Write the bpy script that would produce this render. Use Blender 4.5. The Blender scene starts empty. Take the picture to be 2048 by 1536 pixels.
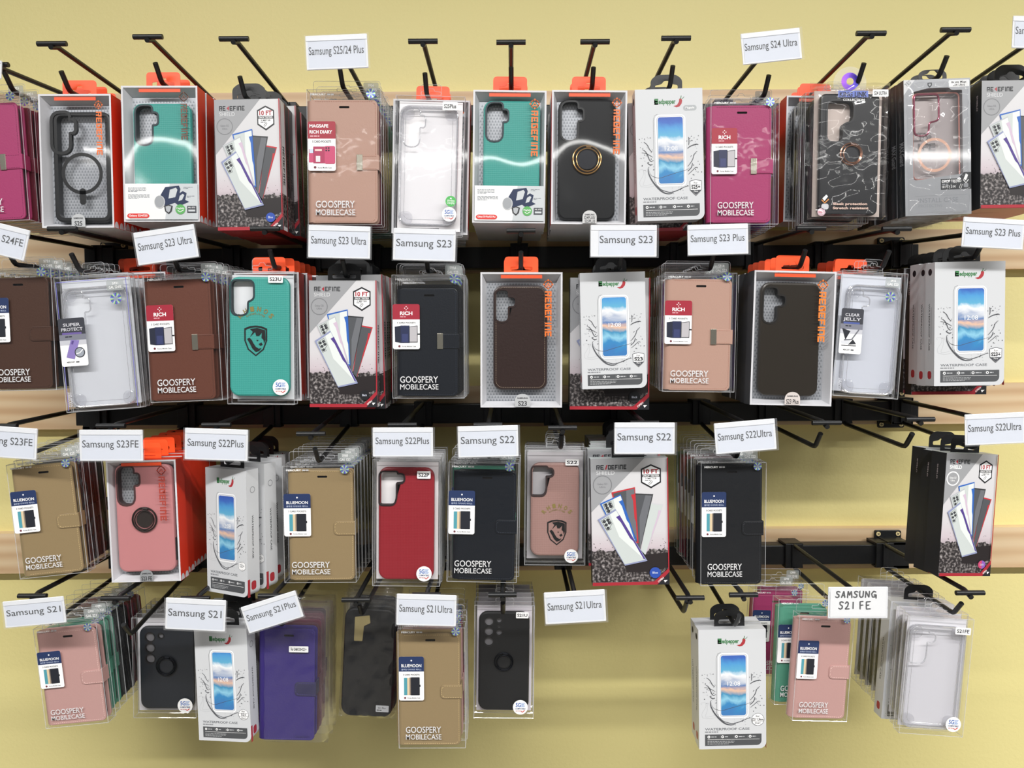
import bpy, math, random
from mathutils import Matrix, Vector
from mathutils.geometry import tessellate_polygon
R = math.radians
SC = bpy.context.scene
COL = SC.collection

# ------------------------------------------------------------------ camera, world, lamps, exposure
FPX = 1500.0
cam_d = bpy.data.cameras.new('camera'); cam = bpy.data.objects.new('camera', cam_d); COL.objects.link(cam)
cam_d.sensor_width = 36.0; cam_d.lens = FPX * 36.0 / 2048.0
cam_d.clip_start = 0.02
cam.location = (0, -1.2, 0)
CAMR = Matrix.Rotation(R(90 - 2.6), 3, 'X') @ Matrix.Rotation(R(-0.36), 3, 'Z')
cam.rotation_euler = CAMR.to_euler()
SC.camera = cam
W_ = bpy.data.worlds.new('room_light'); SC.world = W_; W_.use_nodes = True
W_.node_tree.nodes['Background'].inputs[0].default_value = (0.93, 0.96, 1.0, 1)
W_.node_tree.nodes['Background'].inputs[1].default_value = 0.085
def lamp(name, loc, sx, sy, power, rot=(0, 0, 0), col=(1.0, 0.985, 0.96)):
    d = bpy.data.lights.new(name, 'AREA'); d.shape = 'RECTANGLE'; d.size = sx; d.size_y = sy
    d.energy = power; d.color = col
    o = bpy.data.objects.new(name, d); COL.objects.link(o); o.location = loc; o.rotation_euler = rot
    return o
lamp('ceiling_strip_light', (1.1, -1.97, 1.35), 6.2, 0.12, 242, (R(-9), 0, 0))
lamp('ceiling_strip_light', (0.2, -4.25, 1.25), 6.0, 0.045, 9.5, (R(62), 0, 0))
SC.view_settings.view_transform = 'Standard'; SC.view_settings.look = 'None'
SC.view_settings.exposure = 0.25; SC.view_settings.gamma = 1.0
SC.view_settings.use_curve_mapping = False
SC.cycles.transparent_max_bounces = 40
SC.cycles.max_bounces = 8; SC.cycles.diffuse_bounces = 3; SC.cycles.glossy_bounces = 3

def at(u, v, Y):
    """the point of the plane y=Y seen at pixel (u, v) of the 2048x1536 frame"""
    d = CAMR @ Vector(((u - 1024) / FPX, (768 - v) / FPX, -1))
    t = (Y + 1.2) / d.y
    return Vector((0, -1.2, 0)) + d * t

# ------------------------------------------------------------------ objects
def link(o, parent=None):
    COL.objects.link(o)
    if parent: o.parent = parent
    return o
def thing(name, label, cat, loc=(0, 0, 0), rot=(0, 0, 0), group=None):
    o = bpy.data.objects.new(name, None); COL.objects.link(o)
    o.empty_display_size = 0.02
    o.location = loc; o.rotation_euler = rot
    tag(o, label, cat, group); return o
def tag(o, label, cat, group=None):
    o['label'] = label; o['category'] = cat
    if group: o['group'] = group
def copy_tree(o, parent=None):
    c = o.copy(); COL.objects.link(c)
    if parent: c.parent = parent
    for ch in list(o.children): copy_tree(ch, c)
    return c

def lin(c):
    if isinstance(c, str): c = tuple(int(c[i:i + 2], 16) for i in (0, 2, 4))
    return tuple((x / 255 / 12.92) if x / 255 <= 0.04045 else ((x / 255 + 0.055) / 1.055) ** 2.4 for x in c) + (1,)
_M = {}
def mat(c, rough=0.5, metal=0.0, bump=None, spec=0.5, coat=0.0):
    """plain surface; bump = (scale, strength, kind)"""
    key = (c, rough, metal, bump, spec, coat)
    if key in _M: return _M[key]
    m = bpy.data.materials.new('m_' + str(len(_M))); m.use_nodes = True
    nt = m.node_tree; b = nt.nodes['Principled BSDF']
    b.inputs['Base Color'].default_value = lin(c); b.inputs['Roughness'].default_value = rough
    b.inputs['Metallic'].default_value = metal; b.inputs['Specular IOR Level'].default_value = spec
    b.inputs['Coat Weight'].default_value = coat
    if bump:
        tc = nt.nodes.new('ShaderNodeTexCoord')
        if bump[2] == 'noise':
            t = nt.nodes.new('ShaderNodeTexNoise'); t.inputs['Detail'].default_value = 4; out = t.outputs[0]
        else:
            t = nt.nodes.new('ShaderNodeTexVoronoi'); t.inputs['Randomness'].default_value = 0.0; out = t.outputs[0]
        t.inputs['Scale'].default_value = bump[0]
        nt.links.new(tc.outputs['Object'], t.inputs['Vector'])
        bn = nt.nodes.new('ShaderNodeBump'); bn.inputs['Strength'].default_value = bump[1]; bn.inputs['Distance'].default_value = 0.0006
        nt.links.new(out, bn.inputs['Height']); nt.links.new(bn.outputs[0], b.inputs['Normal'])
    m.diffuse_color = lin(c)
    _M[key] = m; return m
def film(name, haze, f0, fpow, tint='ffffff', rough=0.03, hazecol='f4f6fa', bump=None):
    """thin clear plastic sheet: see-through, a faint milky haze, and a mirror-like gloss that grows at grazing angles"""
    if name in _M: return _M[name]
    m = bpy.data.materials.new(name); m.use_nodes = True; nt = m.node_tree; N = nt.nodes; L = nt.links
    N.clear(); out = N.new('ShaderNodeOutputMaterial')
    tr = N.new('ShaderNodeBsdfTransparent'); tr.inputs[0].default_value = lin(tint)
    df = N.new('ShaderNodeBsdfDiffuse'); df.inputs[0].default_value = lin(hazecol)
    gl = N.new('ShaderNodeBsdfGlossy'); gl.inputs['Roughness'].default_value = rough
    lw = N.new('ShaderNodeLayerWeight'); lw.inputs[0].default_value = 0.5
    pw = N.new('ShaderNodeMath'); pw.operation = 'POWER'; pw.inputs[1].default_value = fpow
    ma = N.new('ShaderNodeMath'); ma.operation = 'MULTIPLY_ADD'; ma.inputs[1].default_value = 0.55; ma.inputs[2].default_value = f0
    m1 = N.new('ShaderNodeMixShader'); m1.inputs[0].default_value = haze
    m2 = N.new('ShaderNodeMixShader')
    L.new(lw.outputs['Facing'], pw.inputs[0]); L.new(pw.outputs[0], ma.inputs[0]); L.new(ma.outputs[0], m2.inputs[0])
    L.new(tr.outputs[0], m1.inputs[1]); L.new(df.outputs[0], m1.inputs[2])
    L.new(m1.outputs[0], m2.inputs[1]); L.new(gl.outputs[0], m2.inputs[2]); L.new(m2.outputs[0], out.inputs[0])
    if bump:
        tc = N.new('ShaderNodeTexCoord'); t = N.new('ShaderNodeTexNoise'); t.inputs['Scale'].default_value = bump[0]; t.inputs['Detail'].default_value = 3
        L.new(tc.outputs['Object'], t.inputs['Vector'])
        bn = N.new('ShaderNodeBump'); bn.inputs['Strength'].default_value = bump[1]; bn.inputs['Distance'].default_value = 0.004
        L.new(t.outputs[0], bn.inputs['Height']); L.new(bn.outputs[0], gl.inputs['Normal'])
    _M[name] = m; return m
def nodemat(name, fn, rough=0.4):
    if name in _M: return _M[name]
    m = bpy.data.materials.new(name); m.use_nodes = True; nt = m.node_tree
    b = nt.nodes['Principled BSDF']; b.inputs['Roughness'].default_value = rough
    fn(nt, nt.nodes, nt.links, b); _M[name] = m; return m
def ramp(N, stops, interp='LINEAR'):
    r = N.new('ShaderNodeValToRGB'); r.color_ramp.interpolation = interp
    e = r.color_ramp.elements
    while len(e) > 1: e.remove(e[0])
    e[0].position = stops[0][0]; e[0].color = lin(stops[0][1])
    for p, c in stops[1:]:
        k = e.new(p); k.color = lin(c)
    return r

FILM = film('clear_film', 0.003, 0.085, 4.0, rough=0.05)
PET = film('clear_box_plastic', 0.007, 0.022, 3.0, tint='fdfdfd', rough=0.05, bump=(16, 0.4))
PETE = film('clear_box_crease', 0.3, 0.10, 2.0)
GEL = film('clear_gel', 0.05, 0.04, 1.8, tint='fcfcfd', rough=0.06)
GELR = film('clear_gel_rim', 0.22, 0.12, 1.2, tint='f0f0f2', rough=0.08)
BAG = film('crinkled_bag', 0.012, 0.055, 2.5, rough=0.06)
WHITE = mat('d2d2d6', 0.35); PAPER = mat('e3e6ee', 0.6); INK = mat('16181f', 0.55)
BLACKM = mat('121315', 0.42, bump=(900, 0.12, 'noise')); SILVER = mat('b9bcc2', 0.35, 0.35)
ORANGE = mat('ff5a2a', 0.4); REDBOX = mat('d8341c', 0.42); ORTXT = mat('e8702a', 0.4); GOLD = mat('c9a06a', 0.22, 0.9)
SCREW = mat('f0dca4', 0.3, 0.0); WHITEP = mat('f4f4f4', 0.5)

def _rub(nt, N, L, b):
    tc = N.new('ShaderNodeTexCoord'); v = N.new('ShaderNodeTexVoronoi'); v.inputs['Scale'].default_value = 520
    nz = N.new('ShaderNodeTexNoise'); nz.inputs['Scale'].default_value = 300; nz.inputs['Detail'].default_value = 5
    L.new(tc.outputs['Object'], nz.inputs['Vector']); L.new(tc.outputs['Object'], v.inputs['Vector'])
    r = ramp(N, [(0.0, '1c191a'), (0.42, '322e2f'), (0.55, '7a7473'), (0.70, 'b5b0b0'), (1, 'dcd8d8')])
    ad = N.new('ShaderNodeMath'); ad.operation = 'MULTIPLY_ADD'; ad.inputs[1].default_value = 0.085
    L.new(v.outputs['Color'], ad.inputs[0]); L.new(nz.outputs[0], ad.inputs[2])
    sb = N.new('ShaderNodeMath'); sb.operation = 'SUBTRACT'; sb.inputs[1].default_value = 0.09
    L.new(ad.outputs[0], sb.inputs[0])
    L.new(sb.outputs[0], r.inputs[0]); L.new(r.outputs[0], b.inputs['Base Color'])
RUBBLE = nodemat('rubble_print', _rub, 0.35)
def _scr(nt, N, L, b):
    tc = N.new('ShaderNodeTexCoord'); sp = N.new('ShaderNodeSeparateXYZ'); L.new(tc.outputs['Object'], sp.inputs[0])
    nz = N.new('ShaderNodeTexNoise'); nz.inputs['Scale'].default_value = 26; nz.inputs['Detail'].default_value = 6; nz.inputs['Distortion'].default_value = 1.2
    L.new(tc.outputs['Object'], nz.inputs['Vector'])
    mr = N.new('ShaderNodeMapRange'); mr.inputs[1].default_value = 0.045; mr.inputs[2].default_value = 0.132
    L.new(sp.outputs[2], mr.inputs[0])
    ad = N.new('ShaderNodeMath'); ad.operation = 'MULTIPLY_ADD'; ad.inputs[1].default_value = 0.42
    L.new(nz.outputs[0], ad.inputs[0]); L.new(mr.outputs[0], ad.inputs[2])
    s2 = N.new('ShaderNodeMath'); s2.operation = 'SUBTRACT'; s2.inputs[1].default_value = 0.21; L.new(ad.outputs[0], s2.inputs[0])
    r = ramp(N, [(0.0, '3f79b4'), (0.13, '3a86bb'), (0.22, '8cc4dc'), (0.3, '3c8ab4'), (0.40, 'dfb9a0'), (0.46, '5f7fb0'), (0.53, 'c9ced8'), (0.60, 'eef0f2'), (0.68, '62aacd'), (0.80, '4f97cf'), (0.9, '3f68b8'), (1.0, '3b58ac')])
    L.new(s2.outputs[0], r.inputs[0]); L.new(r.outputs[0], b.inputs['Base Color'])
SCREEN = nodemat('printed_phone_screen', _scr, 0.35)
def _holo(nt, N, L, b):
    tc = N.new('ShaderNodeTexCoord'); g = N.new('ShaderNodeTexGradient'); g.gradient_type = 'RADIAL'
    mp = N.new('ShaderNodeMapping'); mp.inputs['Rotation'].default_value = (R(90), 0, 0)
    L.new(tc.outputs['Object'], mp.inputs[0]); L.new(mp.outputs[0], g.inputs[0])
    m1 = N.new('ShaderNodeMath'); m1.operation = 'MULTIPLY'; m1.inputs[1].default_value = 6; L.new(g.outputs['Fac'], m1.inputs[0])
    m2 = N.new('ShaderNodeMath'); m2.operation = 'FRACT'; L.new(m1.outputs[0], m2.inputs[0])
    r = ramp(N, [(0, 'f4f4f8'), (0.22, '48c0d8'), (0.42, 'b060e0'), (0.58, '3050d8'), (0.75, '70e080'), (0.88, 'e8e0a0'), (1, 'f4f4f8')])
    L.new(m2.outputs[0], r.inputs[0]); L.new(r.outputs[0], b.inputs['Base Color']); b.inputs['Metallic'].default_value = 0.45
HOLO = nodemat('hologram_foil', _holo, 0.25)
def _shp(nt, N, L, b):
    tc = N.new('ShaderNodeTexCoord'); sp = N.new('ShaderNodeSeparateXYZ'); L.new(tc.outputs['Object'], sp.inputs[0])
    mr = N.new('ShaderNodeMapRange'); mr.inputs[1].default_value = 0.0; mr.inputs[2].default_value = 0.165; L.new(sp.outputs[2], mr.inputs[0])
    r = ramp(N, [(0, '6e6468'), (0.2, '8c8086'), (0.3, 'c8bcc2'), (0.42, 'cfcccf'), (1, 'd2d2d4')])
    L.new(mr.outputs[0], r.inputs[0]); L.new(r.outputs[0], b.inputs['Base Color'])
SHPRINT = nodemat('white_to_dust_print', _shp, 0.32)

# ------------------------------------------------------------------ shapes
class MB:
    def __init__(s): s.v = []; s.f = []; s.m = []; s.mats = []
    def mi(s, m):
        if m not in s.mats: s.mats.append(m)
        return s.mats.index(m)
    def add(s, vs, fs, m):
        o = len(s.v); s.v += [tuple(p) for p in vs]; k = s.mi(m)
        for f in fs: s.f.append(tuple(i + o for i in f)); s.m.append(k)
    def build(s, name, parent=None, origin=None, label=None, smooth=True):
        me = bpy.data.meshes.new(name)
        vs = s.v
        if origin is not None: vs = [(p[0] - origin[0], p[1] - origin[1], p[2] - origin[2]) for p in vs]
        me.from_pydata(vs, [], s.f)
        for m in s.mats: me.materials.append(m)
        me.polygons.foreach_set('material_index', s.m)
        me.polygons.foreach_set('use_smooth', [smooth] * len(s.f))
        me.set_sharp_from_angle(angle=R(38)); me.update()
        o = bpy.data.objects.new(name, me); link(o, parent)
        if origin is not None: o.location = origin
        if label: o['label'] = label
        return o
    def box(s, x0, y0, z0, x1, y1, z1, m, skip=''):
        v = [(x0, y0, z0), (x1, y0, z0), (x1, y1, z0), (x0, y1, z0), (x0, y0, z1), (x1, y0, z1), (x1, y1, z1), (x0, y1, z1)]
        fs = {'f': (0, 1, 5, 4), 'r': (1, 2, 6, 5), 'b': (2, 3, 7, 6), 'l': (3, 0, 4, 7), 't': (4, 5, 6, 7), 'd': (3, 2, 1, 0)}
        for k in fs:
            if k not in skip: s.add([v[i] for i in fs[k]], [(0, 1, 2, 3)], m[k] if isinstance(m, dict) else m)
    def tube(s, pts, r, m, n=10, closed=False):
        pts = [Vector(p) for p in pts]; k = len(pts); rings = []; prev = None
        for i, p in enumerate(pts):
            a = pts[(i - 1) % k] if (closed or i > 0) else p; b = pts[(i + 1) % k] if (closed or i < k - 1) else p
            t = (b - a).normalized()
            if prev is None:
                up = Vector((0, 0, 1)) if abs(t.z) < 0.9 else Vector((1, 0, 0)); u = t.cross(up).normalized()
            else: u = (prev - t * prev.dot(t)).normalized()
            prev = u; w = t.cross(u)
            rings.append([p + (u * math.cos(2 * math.pi * j / n) + w * math.sin(2 * math.pi * j / n)) * r for j in range(n)])
        vs = [q for rr in rings for q in rr]; fs = []
        for i in range(k if closed else k - 1):
            for j in range(n):
                a, b = i * n, ((i + 1) % k) * n
                fs.append((a + j, a + (j + 1) % n, b + (j + 1) % n, b + j))
        if not closed:
            fs.append(tuple(range(n - 1, -1, -1))); fs.append(tuple((k - 1) * n + j for j in range(n)))
        s.add(vs, fs, m)
    def flat(s, outer, y, m, holes=(), F=None):
        """filled outline (x, z) at depth y, with holes; F maps (x, z, y) to local"""
        loops = [[Vector((p[0], p[1], 0)) for p in l] for l in [outer] + list(holes)]
        vs = [p for l in loops for p in l]
        s.add([(F(p.x, p.y, y) if F else (p.x, y, p.y)) for p in vs], tessellate_polygon(loops), m)
    def wall(s, loop, y0, y1, m):
        n = len(loop)
        s.add([(p[0], y0, p[1]) for p in loop] + [(p[0], y1, p[1]) for p in loop], [(i, (i + 1) % n, (i + 1) % n + n, i + n) for i in range(n)], m)
    def slab(s, x0, z0, x1, z1, r, yf, yb, e, m, holes=(), hm=None, back=None):
        """rounded plate with softened edges; yf is the face towards the viewer"""
        prof = [(yf, e), (yf + e * 0.29, e * 0.29), (yf + e, 0)] if e > 0 else [(yf, 0)]
        prof += [(yb - e, 0), (yb - e * 0.29, e * 0.29), (yb, e)] if e > 0 else [(yb, 0)]
        rings = [(y, rr(x0 + i, z0 + i, x1 - i, z1 - i, tuple(max(q - i, 0.0002) for q in (r if isinstance(r, tuple) else (r,) * 4)))) for y, i in prof]
        n = len(rings[0][1]); vs = []; fs = []
        for y, l in rings: vs += [(p[0], y, p[1]) for p in l]
        for k in range(len(rings) - 1):
            for j in range(n): fs.append((k * n + j, k * n + (j + 1) % n, (k + 1) * n + (j + 1) % n, (k + 1) * n + j))
        s.add(vs, fs, m)
        s.flat(rings[0][1], yf, m, holes); s.flat(rings[-1][1], yb, back or m, holes)
        for h in holes: s.wall(h, yf, yb, hm or m)
def rr(x0, z0, x1, z1, r, n=5):
    if not isinstance(r, (tuple, list)): r = (r,) * 4      # bl, br, tr, tl
    out = []
    for (cx, cz, a, q) in ((x0 + r[0], z0 + r[0], 180, r[0]), (x1 - r[1], z0 + r[1], 270, r[1]), (x1 - r[2], z1 - r[2], 0, r[2]), (x0 + r[3], z1 - r[3], 90, r[3])):
        for i in range(n + 1):
            t = R(a + 90 * i / n); out.append((cx + q * math.cos(t), cz + q * math.sin(t)))
    return out
def fillet(pts, r, n=4):
    out = []; k = len(pts)
    for i in range(k):
        p = Vector(pts[i]); a = Vector(pts[i - 1]) - p; b = Vector(pts[(i + 1) % k]) - p
        q = r[i] if isinstance(r, (list, tuple)) else r
        q = min(q, a.length * 0.49, b.length * 0.49)
        if q <= 0: out.append(tuple(p)); continue
        A = p + a.normalized() * q; B = p + b.normalized() * q
        for j in range(n + 1):
            t = j / n; out.append(tuple(A * (1 - t) ** 2 + p * 2 * t * (1 - t) + B * t * t))
    return out
def circ(x, z, r, n=28, rz=None): return [(x + r * math.cos(2 * math.pi * i / n), z + (rz or r) * math.sin(2 * math.pi * i / n)) for i in range(n)]
def grow(loop, d):
    """the loop pushed outwards by d along its corner normals"""
    k = len(loop); A = sum(loop[i][0] * loop[(i + 1) % k][1] - loop[(i + 1) % k][0] * loop[i][1] for i in range(k)); sg = 1 if A > 0 else -1
    out = []
    for i in range(k):
        a = loop[i - 1]; b = loop[(i + 1) % k]; dx, dz = b[0] - a[0], b[1] - a[1]; l = math.hypot(dx, dz) or 1
        out.append((loop[i][0] + sg * d * dz / l, loop[i][1] - sg * d * dx / l))
    return out

_T = {}
def glyphs(txt, bold=0.0):
    if (txt, bold) in _T: return _T[(txt, bold)]
    cu = bpy.data.curves.new('lettering', 'FONT'); cu.body = txt; cu.size = 1; cu.resolution_u = 3; cu.offset = bold; cu.fill_mode = 'FRONT'
    ob = bpy.data.objects.new('lettering', cu); me = ob.to_mesh()
    vs = [(v.co.x, v.co.y) for v in me.vertices]; fs = [tuple(p.vertices) for p in me.polygons]
    ob.to_mesh_clear(); bpy.data.objects.remove(ob); bpy.data.curves.remove(cu)
    x0 = min(v[0] for v in vs); x1 = max(v[0] for v in vs)
    _T[(txt, bold)] = ([(v[0] - x0, v[1]) for v in vs], fs, x1 - x0); return _T[(txt, bold)]
CAPH = None
BLOCK = {   # square display letters, strokes as rectangles in a 4 x 5 cell
 'R': [(0, 0, 1.1, 5), (1.1, 3.9, 4, 5), (2.9, 2.7, 4, 3.9), (1.4, 1.9, 4, 2.8), (2.4, 0, 3.5, 1.9)],
 'E': [(0, 0, 1.1, 5), (1.1, 3.9, 4, 5), (1.1, 2.0, 3.4, 3.0), (1.1, 0, 4, 1.1)],
 'D': [(0, 0, 1.1, 5), (1.1, 3.9, 4, 5), (2.9, 1.1, 4, 3.9), (1.1, 0, 4, 1.1)],
 'F': [(0, 0, 1.1, 5), (1.1, 3.9, 4, 5), (1.1, 2.0, 3.4, 3.0)],
 'I': [(.35, 0, 1.45, 5)],
 'N': [(0, 0, 1.1, 5), (1.1, 3.9, 2.9, 5), (2.9, 0, 4, 5)]}
class Face:
    """a printed face: positions are fractions of its width from the left (a) and of its height from the top (b)"""
    def __init__(s, mb, W, H, F=None, y=0.0):
        s.mb = mb; s.W = W; s.H = H; s.y = y; s.F = F; s.l = 1
    def P(s, a, b): return (-s.W / 2 + a * s.W, s.H * (1 - b))
    def Y(s, l): return s.y - l * 0.00007
    def poly(s, pts, m, l=1, holes=()): s.mb.flat([s.P(*p) for p in pts], s.Y(l), m, [[s.P(*p) for p in h] for h in holes], s.F)
    def rect(s, a0, b0, a1, b1, m, l=1, r=0.0):
        x0, z1 = s.P(a0, b0); x1, z0 = s.P(a1, b1)
        s.mb.flat(rr(x0, z0, x1, z1, r * s.W if not isinstance(r, tuple) else tuple(q * s.W for q in r)) if r else [(x0, z0), (x1, z0), (x1, z1), (x0, z1)], s.Y(l), m, (), s.F)
    def circ(s, a, b, r, m, l=1, ring=None, n=26):
        x, z = s.P(a, b)
        s.mb.flat(circ(x, z, r * s.W, n), s.Y(l), m, [circ(x, z, (r - ring) * s.W, n)] if ring else (), s.F)
    def line(s, pts, w, m, l=1, taper=False):
        q = [Vector(s.P(*p)) for p in pts]; k = len(q); L = []; Rr = []
        for i in range(k):
            t = (q[min(i + 1, k - 1)] - q[max(i - 1, 0)]).normalized(); nn = Vector((-t.y, t.x))
            ww = w * s.W / 2 * (math.sin(math.pi * (i + 0.3) / (k - 0.4)) if taper else 1)
            L.append(q[i] + nn * ww); Rr.append(q[i] - nn * ww)
        vs = L + Rr; y = s.Y(l)
        s.mb.add([(s.F(p.x, p.y, y) if s.F else (p.x, y, p.y)) for p in vs], [(i, i + 1, k + i + 1, k + i) for i in range(k - 1)], m)
    def _put(s, vs, fs, a, b, m, l, rot):
        x, z = s.P(a, b); c, sn = math.cos(rot), math.sin(rot); y = s.Y(l)
        o = [(x + p[0] * c - p[1] * sn, z + p[0] * sn + p[1] * c) for p in vs]
        s.mb.add([(s.F(p[0], p[1], y) if s.F else (p[0], y, p[1])) for p in o], fs, m)
    def text(s, t, a, b, w, h, m, l=1, rot=0.0, bold=0.012, mid=False):
        """baseline start (a, b), run length w of the width, cap height h of the height"""
        global CAPH
        if CAPH is None: CAPH = max(v[1] for v in glyphs('H')[0])
        vs, fs, tw = glyphs(t, bold); sx = w * s.W / tw; sz = h * s.H / CAPH
        if mid: vs = [(v[0] - tw / 2, v[1]) for v in vs]
        s._put([(v[0] * sx, v[1] * sz) for v in vs], fs, a, b, m, l, rot)
    def block(s, t, a, b, w, h, m, l=1, rot=0.0, wm=None, hm=None):
        """square lettering; w, h in metres when rot is used"""
        adv = [.48 if c == 'I' else 1 for c in t]; cw = (wm or w * s.W) / sum(adv); ch = hm or h * s.H
        for i, c in enumerate(t):
            for (x0, z0, x1, z1) in BLOCK[c]:
                o = sum(adv[:i]) * cw; q = [(o + x0 / 4 * cw * .84, z0 / 5 * ch), (o + x1 / 4 * cw * .84, z0 / 5 * ch), (o + x1 / 4 * cw * .84, z1 / 5 * ch), (o + x0 / 4 * cw * .84, z1 / 5 * ch)]
                s._put(q, [(0, 1, 2, 3)], a, b, m, l, rot)
    def lines(s, a, b, w, n, dy, h, m, l=1, seed=1):
        """rows of print too small to read"""
        rg = random.Random(seed)
        for i in range(n):
            x = a; e = a + w * (1 if i < n - 1 else rg.uniform(.4, .9))
            while x < e - .004:
                q = min(x + rg.uniform(.015, .05), e); s.rect(x, b + i * dy, q, b + i * dy + h, m, l); x = q + .008

# ------------------------------------------------------------------ the setting: painted wall, wooden battens, floor
def _paint(nt, N, L, b):
    tc = N.new('ShaderNodeTexCoord')
    n1 = N.new('ShaderNodeTexNoise'); n1.inputs['Scale'].default_value = 160; n1.inputs['Detail'].default_value = 4
    n2 = N.new('ShaderNodeTexNoise'); n2.inputs['Scale'].default_value = 2.2
    L.new(tc.outputs['Object'], n1.inputs['Vector']); L.new(tc.outputs['Object'], n2.inputs['Vector'])
    r = ramp(N, [(0.35, 'e2d692'), (0.65, 'e6da98')]); L.new(n2.outputs[0], r.inputs[0]); L.new(r.outputs[0], b.inputs['Base Color'])
    bn = N.new('ShaderNodeBump'); bn.inputs['Strength'].default_value = 0.22; bn.inputs['Distance'].default_value = 0.002
    L.new(n1.outputs[0], bn.inputs['Height']); L.new(bn.outputs[0], b.inputs['Normal'])
PAINT = nodemat('yellow_wall_paint', _paint, 0.55)
def _pine(nt, N, L, b):
    tc = N.new('ShaderNodeTexCoord'); mp = N.new('ShaderNodeMapping'); mp.inputs['Scale'].default_value = (1.3, 8, 15)
    n1 = N.new('ShaderNodeTexNoise'); n1.inputs['Scale'].default_value = 1.6; n1.inputs['Detail'].default_value = 5; n1.inputs['Distortion'].default_value = 0.6
    w = N.new('ShaderNodeTexWave'); w.bands_direction = 'Z'; w.inputs['Scale'].default_value = 0.9; w.inputs['Distortion'].default_value = 5; w.inputs['Detail'].default_value = 3
    L.new(tc.outputs['Object'], mp.inputs[0]); L.new(mp.outputs[0], n1.inputs['Vector']); L.new(mp.outputs[0], w.inputs['Vector'])
    mx = N.new('ShaderNodeMix'); mx.data_type = 'FLOAT'; mx.inputs[0].default_value = 0.35
    L.new(n1.outputs[0], mx.inputs[2]); L.new(w.outputs[0], mx.inputs[3])
    r = ramp(N, [(0.2, 'c9a57e'), (0.45, 'd9bb94'), (0.7, 'e2c9a4')]); L.new(mx.outputs[0], r.inputs[0])
    # a dark knot here and there
    v = N.new('ShaderNodeTexVoronoi'); v.inputs['Scale'].default_value = 2.3; L.new(tc.outputs['Object'], v.inputs['Vector'])
    kr = ramp(N, [(0.0, '7b5238'), (0.022, '8b6246'), (0.035, 'ffffff')]); L.new(v.outputs['Distance'], kr.inputs[0])
    mm = N.new('ShaderNodeMix'); mm.data_type = 'RGBA'; mm.blend_type = 'MULTIPLY'; mm.inputs[0].default_value = 1
    L.new(r.outputs[0], mm.inputs[6]); L.new(kr.outputs[0], mm.inputs[7]); L.new(mm.outputs[2], b.inputs['Base Color'])
PINE = nodemat('pine_wood', _pine, 0.5)

def structure(name, mb):
    o = mb.build(name); o['kind'] = 'structure'; return o
b = MB(); b.box(-2.2, 0, -1.4, 2.2, 0.12, 1.4, PAINT); structure('wall_back', b)
b = MB(); b.box(-3, -6, -1.45, 3, 0.12, -1.40, mat('7d7972', 0.4)); structure('floor', b)

BOARD_V = [(182, 258), (464, 544), (772, 853), (1061, 1141)]       # top and bottom edge at mid-frame
BOARDS = []
for i, (v0, v1) in enumerate(BOARD_V):
    z1 = at(1024, v0, -.018).z; z0 = at(1024, v1, -.018).z; BOARDS.append((z0, z1))
    b = MB(); b.box(-1.9, -.018, z0, 1.9, 0.0, z1, PINE); structure('trim_%d' % (i + 1), b)

# ------------------------------------------------------------------ rails on end brackets
ROWN = ['top', 'second', 'third', 'bottom']
RAIL_V = [(205, 248), (489, 532), (803, 842), (1090, 1129)]
RAILS = []
RY0, RY1 = -.050, -.026
for i, (v0, v1) in enumerate(RAIL_V):
    z1 = at(1690, v0, RY0).z; z0 = at(1690, v1, RY0).z; RAILS.append((z0, z1))
    xl = at([150, 168, 150, 215][i], v0, RY0).x; xr = at([1845, 1838, 1838, 1830][i], v0, RY0).x
    b = MB(); b.slab(xl, z0, xr, z1, .001, RY0, RY1, .0015, BLACKM)
    o = b.build('display_rail', origin=((xl + xr) / 2, (RY0 + RY1) / 2, z0))
    tag(o, 'long black square-tube rail fixed along the %s wooden batten' % ROWN[i], 'rail', 'hanging rails')
    for sd, xb in (('left', xl + .03), ('right', xr - .028)):
        zc = (z0 + z1) / 2
        t = thing('rail_bracket', 'black screwed end bracket at the %s end of the %s rail' % (sd, ROWN[i]), 'bracket', (xb, -.018, zc), group='rail end brackets')
        b = MB(); b.slab(-.021, -.029, .021, .031, .003, -.004, .0, .0008, BLACKM); b.build('wall_plate', t)
        b = MB(); h = (z1 - z0) / 2
        # socket closing round the rail: top, bottom, front and end walls
        b.slab(-.0165, -h - .0055, .0165, h + .0055, .002, -.0375, -.0325, .001, BLACKM)
        b.box(-.0165, -.0375, h + .0012, .0165, -.004, h + .0055, BLACKM); b.box(-.0165, -.0375, -h - .0055, .0165, -.004, -h - .0012, BLACKM)
        b.build('socket', t)
        for sx, sz in ((-.0155, .0255), (.0155, .0255), (-.0155, -.0235), (.0155, -.0235)):
            b = MB(); r_ = .0034
            b.tube([(sx, -.004, sz), (sx, -.0052, sz)], r_, SCREW, 16)
            a_ = random.Random(i * 9 + int(sx * 1e4) + int(sz * 1e4)).uniform(0, 1.5)
            for q in (a_, a_ + math.pi / 2):
                c_, s_ = math.cos(q), math.sin(q)
                pts = [(sx + c_ * u - s_ * w, -.00535, sz + s_ * u + c_ * w) for u, w in ((-.0022, -.0004), (.0022, -.0004), (.0022, .0004), (-.0022, .0004))]
                b.add(pts, [(0, 1, 2, 3)], INK)
            b.build('screw', t)

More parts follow.
